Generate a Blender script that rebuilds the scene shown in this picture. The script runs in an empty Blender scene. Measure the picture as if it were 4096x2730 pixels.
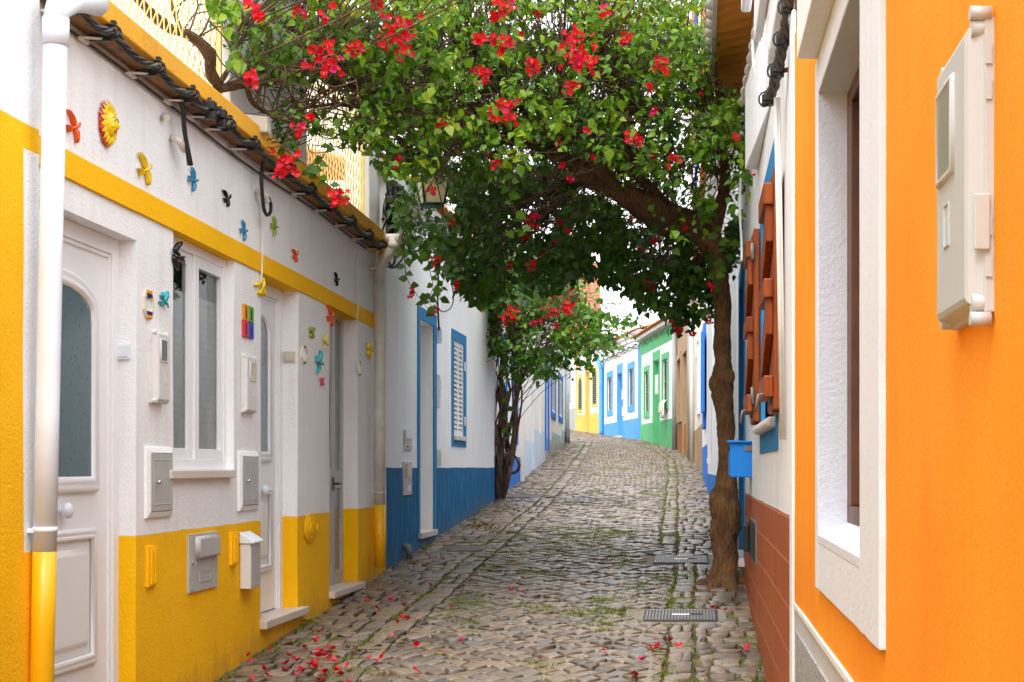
import bpy, math, random
from mathutils import Vector, Matrix, noise
random.seed(7)
R = random.random
def rr(a, b): return a + (b - a) * random.random()
C = bpy.context.scene.collection
PI = math.pi
# ------------------------------------------------------------------ the view
F, U0, V0, HC = 3715.0, 1600.0, 1075.0, 1.64      # focal length, vanishing point and eye height of the photo
def P3(u, v, d): return Vector(((u - U0) * d / F, d, HC + (V0 - v) * d / F))
GT = [(-30, -3.0), (0, -1.64), (8.5, -1.13), (13.2, -.85), (20.4, -.42), (25, -.21), (33, .14), (41, .46), (48, .83), (56, 1.15), (60, 1.38), (70, 1.8), (90, 2.6), (120, 3.2), (400, 4)]
def _lin(d):
    for (a, za), (b, zb) in zip(GT, GT[1:]):
        if d <= b: return za + (zb - za) * (d - a) / (b - a)
    return GT[-1][1]
def gz(d): return HC + (_lin(d - 1) + 2 * _lin(d) + _lin(d + 1)) / 4     # ground height down the street
# ------------------------------------------------------------------ materials
def node_mat(name):
    m = bpy.data.materials.new(name); m.use_nodes = True
    nt = m.node_tree; nt.nodes.clear()
    out = nt.nodes.new('ShaderNodeOutputMaterial'); b = nt.nodes.new('ShaderNodeBsdfPrincipled')
    nt.links.new(b.outputs[0], out.inputs[0])
    return m, nt, b, out
def N(nt, t, **kw):
    n = nt.nodes.new(t)
    for k, v in kw.items():
        if k in ('operation', 'blend_type', 'data_type', 'attribute_name', 'noise_dimensions', 'feature', 'distance', 'bands_direction', 'wave_type', 'attribute_type'): setattr(n, k, v)
        else: n.inputs[k.replace('_', ' ')].default_value = v
    return n
def pos(nt, scale=(1, 1, 1)):
    g = nt.nodes.new('ShaderNodeNewGeometry'); mp = nt.nodes.new('ShaderNodeMapping')
    mp.inputs['Scale'].default_value = scale; nt.links.new(g.outputs['Position'], mp.inputs['Vector'])
    return mp.outputs[0]
def ramp(nt, src, stops):
    r = nt.nodes.new('ShaderNodeValToRGB'); cr = r.color_ramp
    while len(cr.elements) < len(stops): cr.elements.new(.5)
    for e, (p, c) in zip(cr.elements, stops):
        e.position = p; e.color = (c if not isinstance(c, (int, float)) else (c, c, c)) + ((1,) if not isinstance(c, (int, float)) else (1,))
    nt.links.new(src, r.inputs[0]); return r.outputs[0]
def mixc(nt, fac, a, b, bt='MIX'):
    m = nt.nodes.new('ShaderNodeMixRGB'); m.blend_type = bt
    for i, x in enumerate((fac, a, b)):
        if isinstance(x, (int, float)): m.inputs[i].default_value = x
        elif isinstance(x, tuple): m.inputs[i].default_value = x + (1,) if len(x) == 3 else x
        else: nt.links.new(x, m.inputs[i])
    return m.outputs[0]
def nz(nt, vec, scale, detail=4, rough=.55):
    n = N(nt, 'ShaderNodeTexNoise', Scale=scale, Detail=detail, Roughness=rough); nt.links.new(vec, n.inputs['Vector']); return n.outputs[0]
def bump(nt, b, h, strength, dist):
    bm = nt.nodes.new('ShaderNodeBump'); bm.inputs['Strength'].default_value = strength; bm.inputs['Distance'].default_value = dist
    nt.links.new(h, bm.inputs['Height']); nt.links.new(bm.outputs[0], b.inputs['Normal']); return bm
def sc(c, k): return tuple(min(1, x * k) for x in c)
def stucco(name, col, rough=.85, grain=75, bs=.7, stain=.25, streak=.15, stain_col=None, chip=None, dirt=0):
    m, nt, b, out = node_mat(name)
    p = pos(nt)
    n1 = nz(nt, p, 1.7, 5)
    dk = stain_col or sc(col, .72)
    c = mixc(nt, ramp(nt, n1, [(.42, 0.0), (.72, stain)]), tuple(col), tuple(dk))
    ps = pos(nt, (9, 9, .55)); n2 = nz(nt, ps, 1.6, 4)
    c = mixc(nt, ramp(nt, n2, [(.5, 0.0), (.8, streak)]), c, tuple(sc(dk, .8)))
    n4 = nz(nt, p, 3.1, 6, .65); c = mixc(nt, ramp(nt, n4, [(.45, 0.0), (.75, .30)]), c, tuple(min(1, x * 1.05 + .03) for x in col))
    if chip:
        pc = pos(nt, (5, 5, 1.3)); n5 = nz(nt, pc, 2.2, 6, .65)
        c = mixc(nt, ramp(nt, n5, [(.50, 0.0), (.68, chip[1])]), c, tuple(chip[0]))
    nt.links.new(c, b.inputs['Base Color']); b.inputs['Roughness'].default_value = rough; b.inputs['Specular IOR Level'].default_value = .18
    if dirt:
        g = nt.nodes.new('ShaderNodeNewGeometry'); sp = nt.nodes.new('ShaderNodeSeparateXYZ'); nt.links.new(g.outputs['Position'], sp.inputs[0])
        my = N(nt, 'ShaderNodeMath', operation='MULTIPLY'); my.inputs[1].default_value = -.0605; nt.links.new(sp.outputs[1], my.inputs[0])
        ad = N(nt, 'ShaderNodeMath', operation='ADD'); nt.links.new(sp.outputs[2], ad.inputs[0]); nt.links.new(my.outputs[0], ad.inputs[1])
        nd = nz(nt, pos(nt, (7, 7, 2.5)), 1.6, 6, .7); sb = N(nt, 'ShaderNodeMath', operation='MULTIPLY'); sb.inputs[1].default_value = .55; nt.links.new(nd, sb.inputs[0])
        df = N(nt, 'ShaderNodeMath', operation='SUBTRACT'); nt.links.new(sb.outputs[0], df.inputs[0]); nt.links.new(ad.outputs[0], df.inputs[1])
        c = mixc(nt, ramp(nt, df.outputs[0], [(.12, 0.0), (.42, dirt)]), c, (.20, .13, .07)); nt.links.new(c, b.inputs['Base Color'])
    n3 = nz(nt, p, grain, 3, .6); n6 = nz(nt, p, 22, 2)
    h = mixc(nt, .35, n3, n6)
    bump(nt, b, h, bs, .012)
    return m
def plain(name, col, rough=.5, metal=0, bs=0, grain=60, var=.12, spec=.5, coat=0):
    m, nt, b, out = node_mat(name); p = pos(nt)
    n1 = nz(nt, p, 9, 4)
    nt.links.new(mixc(nt, ramp(nt, n1, [(.35, 0.0), (.75, 1.0)]), tuple(col), tuple(sc(col, 1 - var * 1.6))), b.inputs['Base Color'])
    b.inputs['Roughness'].default_value = rough; b.inputs['Metallic'].default_value = metal
    b.inputs['Specular IOR Level'].default_value = spec; b.inputs['Coat Weight'].default_value = coat
    if bs: bump(nt, b, nz(nt, p, grain, 3), bs, .004)
    return m
M = {}
WHITE = (.85, .855, .865)
M['white'] = stucco('white_plaster', WHITE, stain=.16, streak=.22, bs=.55)
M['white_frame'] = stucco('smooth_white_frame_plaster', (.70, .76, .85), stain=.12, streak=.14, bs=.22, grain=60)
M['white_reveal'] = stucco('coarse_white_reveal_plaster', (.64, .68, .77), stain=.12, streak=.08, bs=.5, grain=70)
M['white_worn'] = stucco('worn_white_plaster', (.78, .79, .80), stain=.3, streak=.22, bs=.4, grain=60, stain_col=(.60, .585, .56))
M['cream'] = stucco('cream_plaster', (.76, .71, .62), stain=.3, streak=.25, bs=.35, grain=60)
M['yellow'] = stucco('yellow_paint', (.95, .505, .003), stain=.25, streak=.10, bs=.6, stain_col=(.78, .38, .004), dirt=.55)
M['yellow_old'] = stucco('weathered_yellow_paint', (.80, .40, .035), stain=.55, streak=.35, bs=.6, stain_col=(.52, .27, .05))
M['orange'] = stucco('orange_paint', (.94, .325, .012), stain=.5, streak=.2, bs=.22, grain=120, stain_col=(.84, .225, .006))
M['blue_dado'] = stucco('deep_blue_paint', (.006, .125, .29), stain=.5, streak=.2, bs=.3, stain_col=(.004, .075, .18), chip=((.08, .32, .54), .38), dirt=.5)
M['mail_blue'] = stucco('mailbox_blue_paint', (.015, .20, .62), stain=.3, streak=.2, bs=.08, rough=.5)
M['blue_trim'] = stucco('blue_trim_paint', (.03, .20, .42), stain=.25, streak=.2, bs=.2, grain=80)
M['bright_blue'] = stucco('bright_blue_paint', (.045, .20, .64), stain=.55, streak=.55, bs=.2, grain=50)
M['sky_blue'] = stucco('light_blue_paint', (.10, .34, .70), stain=.6, streak=.6, bs=.2, grain=50)
M['pale_blue'] = stucco('faded_pale_blue_paint', (.52, .66, .84), stain=.5, streak=.4, bs=.3, grain=50, stain_col=(.75, .78, .82))
M['green'] = stucco('green_paint', (.12, .48, .21), stain=.6, streak=.6, bs=.2, grain=50)
M['pale_yellow'] = stucco('soft_yellow_paint', (.78, .47, .11), stain=.6, streak=.6, bs=.2, grain=50)
M['grey_paint'] = stucco('grey_paint', (.36, .36, .36), stain=.3, streak=.25, bs=.2, grain=50)
M['light_grey'] = stucco('light_grey_plaster', (.55, .55, .56), stain=.2, streak=.2, bs=.25)
M['brown_wall'] = stucco('brown_stone_paint', (.42, .29, .17), stain=.5, streak=.5, bs=.3, grain=40, stain_col=(.30, .19, .10))
M['rust_dado'] = stucco('rust_brown_tile', (.36, .15, .05), stain=.5, streak=.4, bs=.2, grain=40)
M['concrete'] = stucco('concrete', (.25, .215, .175), stain=.5, streak=.1, bs=.6, grain=70)
M['stone_white'] = stucco('weathered_white_coping', (.62, .60, .57), stain=.5, streak=.2, bs=.5, stain_col=(.36, .33, .30))
M['grille'] = plain('pale_yellow_grille_paint', (.86, .60, .20), .6, var=.15)
M['upvc'] = plain('white_door_enamel', (.84, .85, .87), .28, var=.02)
M['pvc'] = plain('white_pvc_pipe', (.74, .80, .88), .35, var=.05)
M['pvc_old'] = plain('aged_cream_pvc', (.70, .65, .58), .45, var=.15)
M['pvc_yellow'] = plain('yellow_painted_pvc', (.88, .45, .003), .35, var=.06)
M['meter'] = plain('pale_grey_plastic', (.50, .565, .585), .42, var=.04)
M['meter_white'] = plain('off_white_plastic', (.68, .67, .645), .42, var=.05)
M['meter_beige'] = plain('beige_plastic', (.60, .54, .40), .45, var=.08)
M['alu'] = plain('grey_aluminium', (.50, .49, .47), .45, .12, var=.08)
for n_ in (): pass
M['steel'] = plain('bare_steel', (.55, .55, .56), .25, .9)
M['slot_iron'] = plain('dark_slot_iron', (.035, .032, .03), .7, .1)
M['iron'] = plain('cast_iron', (.19, .18, .175), .5, .25, bs=.4, grain=90, var=.3)
M['cover_iron'] = plain('dull_brown_cover_iron', (.10, .075, .065), .6, .1, bs=.4, grain=90, var=.3)
M['rusty'] = plain('rusty_iron', (.25, .09, .03), .8, .2, bs=.5, var=.4)
M['black'] = plain('black_cable_rubber', (.012, .012, .012), .45)
M['cable_grey'] = plain('weathered_grey_cable', (.09, .08, .07), .6, var=.3)
M['dark'] = plain('dark_interior', (.01, .01, .012), .8)
M['marble'] = stucco('pale_marble', (.66, .58, .52), rough=.4, stain=.45, streak=.0, bs=.08, stain_col=(.45, .36, .30))
M['wood_gutter'] = plain('brown_painted_gutter', (.30, .12, .02), .5, var=.5, bs=.3)
M['dark_wood'] = plain('dark_brown_wood', (.13, .045, .018), .45, var=.3)
M['teal_green'] = plain('dark_green_lamp_paint', (.01, .075, .06), .4)
M['lamp_glass'] = plain('frosted_amber_lamp_glass', (.72, .60, .33), .3, var=.1)
M['red'] = plain('red_ceramic', (.75, .03, .012), .15, coat=.6, var=.1)
for n_, c_ in (('orange_c', (.85, .11, .01)), ('yellow_c', (.88, .62, .01)), ('blue_c', (.04, .28, .48)), ('black_c', (.008, .008, .010)), ('teal_c', (.03, .40, .44)), ('green_c', (.28, .38, .02)), ('lemon_c', (.82, .66, .18)), ('pink_c', (.75, .09, .10)), ('cream_c', (.75, .68, .52)), ('ink_c', (.03, .03, .10)), ('white_c', (.85, .85, .83)), ('tile_orange', (.80, .32, .03)), ('tile_green', (.12, .42, .03)), ('tile_red', (.72, .06, .07)), ('tile_blue', (.05, .10, .55)), ('lip_c', (.70, .10, .02))):
    M[n_] = plain('glazed_' + n_.replace('_c', ''), c_, .22, coat=.15, var=.06, spec=.4)
for n_ in ('tile_orange', 'tile_green', 'tile_red', 'tile_blue', 'ink_c'):
    b_ = M[n_].node_tree.nodes['Principled BSDF']; b_.inputs['Roughness'].default_value = .6; b_.inputs['Coat Weight'].default_value = 0; b_.inputs['Specular IOR Level'].default_value = .15
def m_orange_wood():
    m, nt, b, out = node_mat('varnished_red_wood')
    p = pos(nt, (30, 30, 1.6)); n = nz(nt, p, 1.4, 5)
    nt.links.new(ramp(nt, n, [(.25, (.09, .016, .003)), (.55, (.25, .050, .006)), (.8, (.38, .10, .014))]), b.inputs['Base Color'])
    b.inputs['Roughness'].default_value = .5; b.inputs['Specular IOR Level'].default_value = .25; bump(nt, b, n, .25, .003); return m
M['shutter_wood'] = m_orange_wood()
def m_bark(name, a, b_, zs=2.2):
    m, nt, b, out = node_mat(name)
    p = pos(nt, (26, 26, zs * 2)); n = nz(nt, p, 2.6, 8, .72)
    n2 = nz(nt, pos(nt), 7, 4)
    c = mixc(nt, ramp(nt, n2, [(.35, 0.0), (.7, .6)]), ramp(nt, n, [(.28, sc(a, .35)), (.5, a), (.75, b_)]), sc(b_, 1.15))
    nt.links.new(c, b.inputs['Base Color']); b.inputs['Roughness'].default_value = .9
    v = N(nt, 'ShaderNodeTexVoronoi', Scale=2.6); nt.links.new(p, v.inputs['Vector'])
    bump(nt, b, mixc(nt, .4, n, v.outputs[0]), 1.0, .05); return m
M['bark'] = m_bark('brown_bark', (.125, .055, .017), (.29, .145, .05))
M['bark_dark'] = m_bark('dark_limb_bark', (.095, .044, .016), (.21, .11, .04))
M['bark2'] = m_bark('vine_bark', (.13, .075, .045), (.27, .18, .12), 1.0)
M['twig'] = plain('thin_twig_bark', (.15, .085, .045), .85, var=.4)
def m_leaf(name, stops, trans=.35):
    m, nt, b, out = node_mat(name)
    a = N(nt, 'ShaderNodeAttribute', attribute_name='tint')
    c = ramp(nt, a.outputs['Fac'], stops)
    nt.links.new(c, b.inputs['Base Color']); b.inputs['Roughness'].default_value = .45; b.inputs['Specular IOR Level'].default_value = .35
    t = nt.nodes.new('ShaderNodeBsdfTranslucent'); nt.links.new(mixc(nt, 1, c, (1.5, 1.35, .5), 'MULTIPLY'), t.inputs[0])
    mx = nt.nodes.new('ShaderNodeMixShader'); mx.inputs[0].default_value = trans
    nt.links.new(b.outputs[0], mx.inputs[1]); nt.links.new(t.outputs[0], mx.inputs[2]); nt.links.new(mx.outputs[0], out.inputs[0])
    return m
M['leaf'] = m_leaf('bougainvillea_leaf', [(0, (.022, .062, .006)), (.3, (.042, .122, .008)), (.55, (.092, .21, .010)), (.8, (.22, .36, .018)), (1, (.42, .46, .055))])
M['leaf_dry'] = m_leaf('fallen_leaf', [(0, (.10, .05, .02)), (.5, (.17, .12, .03)), (1, (.16, .22, .03))], .15)
M['petal'] = m_leaf('red_bract', [(0, (.36, .002, .018)), (.5, (.56, .004, .016)), (.85, (.66, .012, .014)), (1, (.50, .01, .12))], .34)
M['petal_fallen'] = m_leaf('fallen_red_bract', [(0, (.25, .002, .015)), (.5, (.48, .006, .02)), (.85, (.62, .012, .03)), (1, (.50, .01, .12))], .25)
M['grass'] = m_leaf('joint_grass', [(0, (.08, .12, .01)), (.5, (.15, .21, .015)), (1, (.27, .30, .03))], .3)
def m_glass(name, tint=(.05, .06, .065), fac=.62, rough=.02):
    m, nt, b, out = node_mat(name)
    t = nt.nodes.new('ShaderNodeBsdfTransparent'); t.inputs[0].default_value = (.78, .82, .83, 1)
    g = nt.nodes.new('ShaderNodeBsdfGlossy'); g.inputs['Roughness'].default_value = rough; g.inputs['Color'].default_value = (.9, .93, .95, 1)
    lw = nt.nodes.new('ShaderNodeFresnel'); lw.inputs['IOR'].default_value = 1.6
    mx = nt.nodes.new('ShaderNodeMixShader'); nt.links.new(lw.outputs[0], mx.inputs[0])
    nt.links.new(t.outputs[0], mx.inputs[1]); nt.links.new(g.outputs[0], mx.inputs[2]); nt.links.new(mx.outputs[0], out.inputs[0])
    return m
M['glass'] = m_glass('window_glass')
def m_etched():
    m, nt, b, out = node_mat('etched_bamboo_glass'); p = pos(nt, (24, 24, 11))
    v = N(nt, 'ShaderNodeTexVoronoi', Scale=1.3, Randomness=1.0); nt.links.new(p, v.inputs['Vector'])
    p2 = pos(nt, (85, 85, 16)); v2 = N(nt, 'ShaderNodeTexVoronoi', Scale=1.0); nt.links.new(p2, v2.inputs['Vector'])
    k = ramp(nt, v2.outputs[0], [(.16, 1.0), (.24, 0.0)])
    c = mixc(nt, k, (.095, .155, .18), (.035, .055, .065)); nt.links.new(c, b.inputs['Base Color'])
    b.inputs['Roughness'].default_value = .14; bump(nt, b, k, .3, .004); return m
M['etched'] = m_etched()
M['grey_glass'] = plain('dull_grey_glass', (.16, .20, .21), .12, var=.1)
M['meter_glass'] = plain('greenish_meter_window', (.30, .33, .29), .3)
M['dark_glass'] = plain('dark_meter_glass', (.05, .05, .06), .15)
M['blind'] = plain('white_roller_blind', (.80, .82, .83), .6)
def m_roof():
    m, nt, b, out = node_mat('terracotta_tile'); p = pos(nt)
    n = nz(nt, p, 3, 5); n2 = nz(nt, p, 22, 3)
    c = mixc(nt, ramp(nt, n2, [(.4, 0.0), (.8, .5)]), ramp(nt, n, [(.3, (.50, .15, .035)), (.6, (.62, .22, .05)), (.8, (.55, .26, .10))]), (.30, .14, .07))
    nt.links.new(c, b.inputs['Base Color']); b.inputs['Roughness'].default_value = .85; bump(nt, b, n2, .4, .006); return m
M['roof'] = m_roof()
M['eave_tile_lightened'] = stucco('lightened_orange_eave_tile', (.74, .30, .05), stain=.5, streak=.2, bs=.3, grain=40, stain_col=(.5, .17, .03))  # roof tile in brighter orange, bounce light under the eave put into the colour
def m_tile(name, col, grout, w, h, mort=.012, axis='yz', var=.06, rough=.3):
    m, nt, b, out = node_mat(name)
    g = nt.nodes.new('ShaderNodeNewGeometry'); s = nt.nodes.new('ShaderNodeSeparateXYZ'); nt.links.new(g.outputs['Position'], s.inputs[0])
    cb = nt.nodes.new('ShaderNodeCombineXYZ'); nt.links.new(s.outputs[1], cb.inputs[0]); nt.links.new(s.outputs[2], cb.inputs[1])
    br = nt.nodes.new('ShaderNodeTexBrick'); br.offset = 0; br.inputs['Scale'].default_value = 1
    br.inputs['Brick Width'].default_value = w; br.inputs['Row Height'].default_value = h; br.inputs['Mortar Size'].default_value = mort; br.inputs['Mortar Smooth'].default_value = .2
    br.inputs['Color1'].default_value = tuple(sc(col, 1 - var)) + (1,); br.inputs['Color2'].default_value = tuple(sc(col, 1 + var)) + (1,); br.inputs['Mortar'].default_value = tuple(grout) + (1,)
    nt.links.new(cb.outputs[0], br.inputs[0])
    n = nz(nt, pos(nt, (6, 6, 1)), 2, 4)
    nt.links.new(mixc(nt, ramp(nt, n, [(.4, 0.0), (.75, .4)]), br.outputs[0], tuple(sc(col, .6))), b.inputs['Base Color'])
    b.inputs['Roughness'].default_value = rough; b.inputs['Specular IOR Level'].default_value = .25; bump(nt, b, br.outputs[1], -.4, .004); return m
M['red_tile'] = m_tile('red_brown_wall_tile', (.40, .088, .012), (.66, .32, .15), .37, .18, .0035, var=.10, rough=.5)
M['chequer'] = m_tile('mixed_grey_tile', (.33, .34, .36), (.50, .48, .44), .34, .17, .012, var=.6)
M['brick'] = m_tile('red_brick', (.42, .13, .06), (.45, .35, .28), .22, .075, .01, var=.25, rough=.9)
def m_terrazzo():
    m, nt, b, out = node_mat('grey_pebbledash'); p = pos(nt)
    v = N(nt, 'ShaderNodeTexVoronoi', Scale=170.0); nt.links.new(p, v.inputs['Vector'])
    n = nz(nt, p, 240, 2)
    nt.links.new(ramp(nt, mixc(nt, .4, v.outputs[1], n), [(.25, .10), (.5, .36), (.75, .62)]), b.inputs['Base Color'])
    b.inputs['Roughness'].default_value = .8; bump(nt, b, n, .6, .006); return m
M['terrazzo'] = m_terrazzo()
def m_stone():
    m, nt, b, out = node_mat('worn_limestone_cobble'); p = pos(nt)
    a = N(nt, 'ShaderNodeAttribute', attribute_name='tint')
    c = ramp(nt, a.outputs['Fac'], [(0, (.070, .053, .040)), (.25, (.112, .083, .060)), (.45, (.155, .117, .085)), (.62, (.20, .138, .085)), (.82, (.235, .185, .138)), (1, (.145, .130, .116))])
    n = nz(nt, p, 30, 5, .65); c = mixc(nt, ramp(nt, n, [(.35, 0.0), (.75, .6)]), c, (.085, .060, .040))
    n2 = nz(nt, p, 1.1, 4); c = mixc(nt, ramp(nt, n2, [(.45, 0.0), (.75, .30)]), c, (.27, .222, .175))
    nt.links.new(c, b.inputs['Base Color'])
    nt.links.new(ramp(nt, n, [(.3, .32), (.8, .62)]), b.inputs['Roughness'])
    bump(nt, b, n, .35, .008); return m
M['stone'] = m_stone()
def m_joint():
    m, nt, b, out = node_mat('mossy_joint_soil'); p = pos(nt)
    n = nz(nt, p, .9, 5); n2 = nz(nt, p, 18, 4)
    k = ramp(nt, mixc(nt, .45, n, n2), [(.46, 0.0), (.58, 1.0)])
    nt.links.new(mixc(nt, k, (.055, .030, .014), (.085, .115, .012)), b.inputs['Base Color'])
    b.inputs['Roughness'].default_value = .95; bump(nt, b, n2, .8, .012); return m
M['joint'] = m_joint()
M['earth'] = plain('earth', (.20, .17, .13), .95, bs=.3)
# ------------------------------------------------------------------ mesh builder
class MB:
    def __init__(s): s.v = []; s.f = []; s.sm = []
    def add(s, vs, fs, smooth=False):
        o = len(s.v); s.v += [Vector(x) for x in vs]
        for f in fs: s.f.append(tuple(i + o for i in f)); s.sm.append(smooth)
    def box8(s, p): s.add(p, [(0, 3, 2, 1), (4, 5, 6, 7), (0, 1, 5, 4), (1, 2, 6, 5), (2, 3, 7, 6), (3, 0, 4, 7)])
    def box(s, x0, x1, y0, y1, z0, z1):
        s.box8([(x0, y0, z0), (x1, y0, z0), (x1, y1, z0), (x0, y1, z0), (x0, y0, z1), (x1, y0, z1), (x1, y1, z1), (x0, y1, z1)])
    def tube(s, pts, rad, n=8, cap=True, twist=0):
        pts = [Vector(p) for p in pts]; k = len(pts)
        if not hasattr(rad, '__len__'): rad = [rad] * k
        up = Vector((.123, .31, .95)); vs = []
        for i, p in enumerate(pts):
            t = (pts[min(i + 1, k - 1)] - pts[max(i - 1, 0)])
            if t.length < 1e-9: t = Vector((0, 0, 1))
            t.normalize()
            a = up - t * up.dot(t)
            if a.length < 1e-3: a = Vector((1, 0, 0)) - t * t.x
            a.normalize(); b = t.cross(a); up = a
            for j in range(n):
                th = 2 * PI * j / n; vs.append(p + (a * math.cos(th) + b * math.sin(th)) * rad[i])
        fs = [(i * n + j, i * n + (j + 1) % n, (i + 1) * n + (j + 1) % n, (i + 1) * n + j) for i in range(k - 1) for j in range(n)]
        s.add(vs, fs, True)
        if cap:
            o = len(s.v) - len(vs)
            s.f.append(tuple(o + j for j in reversed(range(n)))); s.sm.append(False)
            s.f.append(tuple(o + (k - 1) * n + j for j in range(n))); s.sm.append(False)
    def ball(s, c, r, n=10, m=6, R3=None):
        c = Vector(c); r = Vector(r) if hasattr(r, '__len__') else Vector((r, r, r)); vs = []
        for i in range(1, m):
            ph = PI * i / m
            for j in range(n):
                th = 2 * PI * j / n; vs.append(Vector((math.sin(ph) * math.cos(th) * r.x, math.sin(ph) * math.sin(th) * r.y, math.cos(ph) * r.z)))
        vs.append(Vector((0, 0, r.z))); vs.append(Vector((0, 0, -r.z)))
        fs = [(i * n + j, (i + 1) * n + j, (i + 1) * n + (j + 1) % n, i * n + (j + 1) % n) for i in range(m - 2) for j in range(n)]
        T, B = (m - 1) * n, (m - 1) * n + 1
        fs += [(T, j, (j + 1) % n) for j in range(n)] + [(B, (m - 2) * n + (j + 1) % n, (m - 2) * n + j) for j in range(n)]
        if R3: vs = [R3 @ v for v in vs]
        s.add([v + c for v in vs], fs, True)
    def prism(s, poly, fn, a, b, smooth=False):           # poly of (x,y); fn(x,y,h)->point
        n = len(poly)
        vs = [fn(x, y, a) for x, y in poly] + [fn(x, y, b) for x, y in poly]
        s.add(vs, [tuple(reversed(range(n))), tuple(range(n, 2 * n))] + [(i, (i + 1) % n, n + (i + 1) % n, n + i) for i in range(n)], smooth)
    def rings(s, loops, fn, close=False):                 # loops: list of (poly, h)
        n = len(loops[0][0]); vs = [fn(x, y, h) for poly, h in loops for x, y in poly]
        fs = [(i * n + j, i * n + (j + 1) % n, (i + 1) * n + (j + 1) % n, (i + 1) * n + j) for i in range(len(loops) - 1) for j in range(n)]
        s.add(vs, fs, True)
        if close: s.f.append(tuple(range(len(s.v) - n, len(s.v)))); s.sm.append(False)
    def build(s, name, mat, parent=None, bevel=0, tint=None, seg=2, nocalc=False):
        me = bpy.data.meshes.new(name); org = Vector((0, 0, 0)); q = parent
        while q is not None: org += q.location; q = q.parent
        me.from_pydata([v - org for v in s.v], [], s.f)
        me.polygons.foreach_set('use_smooth', s.sm)
        if mat is not None: me.materials.append(M[mat] if isinstance(mat, str) else mat)
        if tint is not None:
            at = me.attributes.new('tint', 'FLOAT', 'POINT'); at.data.foreach_set('value', tint)
        me.update()
        o = bpy.data.objects.new(name, me); C.objects.link(o)
        if parent is not None: o.parent = parent
        if bevel:
            b = o.modifiers.new('bevel', 'BEVEL'); b.width = bevel; b.segments = seg; b.limit_method = 'ANGLE'; b.angle_limit = .7
        return o
def thing(name, label, cat, loc=(0, 0, 0), group=None):
    o = bpy.data.objects.new(name, None); C.objects.link(o); o.location = loc; o.empty_display_size = .1
    o['label'] = label; o['category'] = cat
    if group: o['group'] = group
    return o
def tag(o, label, cat, group=None):
    o['label'] = label; o['category'] = cat
    if group: o['group'] = group
    return o
def center(o):                                            # move a mesh thing's origin to its middle
    me = o.data; n = len(me.vertices); c = Vector((0, 0, 0))
    for v in me.vertices: c += v.co
    c /= n
    for v in me.vertices: v.co -= c
    o.location = c; return o
# ------------------------------------------------------------------ facades
class Fac:
    """A facade: s along the street, z up (0 = ground under the camera), o = distance out of the wall face."""
    def __init__(f, a, b, side, warp=None):
        f.a = Vector((a[0], a[1], 0)); f.t = (Vector((b[0], b[1], 0)) - f.a); f.L = f.t.length; f.t.normalize()
        f.n = Vector((f.t.y, -f.t.x, 0)) * side; f.warp = warp       # side +1: faces right of travel (left-hand houses)
        f.off = a[1] if warp else 0
    def w(f, s, z, o=0):
        if f.warp: z = z - f.warp(s, z - HC)
        p = f.a + f.t * (s - f.off) + f.n * o; return Vector((p.x, p.y, z))
    def at(f, u, v, o=0):
        k = (u - U0) / F; a = f.a
        s = (k * (a.y + f.n.y * o) - a.x - f.n.x * o) / (f.t.x - k * f.t.y)
        y = a.y + f.t.y * s + f.n.y * o; z = HC + (V0 - v) * y / F; s += f.off
        if f.warp: z = z + f.warp(s, z - HC)
        return s, z
    def S(f, u, o=0): return f.at(u, V0, o)[0]
    def Z(f, u, v, o=0): return f.at(u, v, o)[1]
    def box(f, mb, s0, s1, z0, z1, o0, o1):
        w = f.w; mb.box8([w(s0, z0, o0), w(s1, z0, o0), w(s1, z0, o1), w(s0, z0, o1), w(s0, z1, o0), w(s1, z1, o0), w(s1, z1, o1), w(s0, z1, o1)])
    def fn(f, s0=0, z0=0): return lambda x, y, h: f.w(s0 + x, z0 + y, h)
def cuts(lo, hi, extra, step):
    xs = sorted(set([round(x, 4) for x in [lo, hi] + [e for e in extra if lo < e < hi]])); out = []
    for a, b in zip(xs, xs[1:]):
        n = max(1, int(math.ceil((b - a) / step)))
        out += [a + (b - a) * i / n for i in range(n)]
    return out + [hi]
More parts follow.
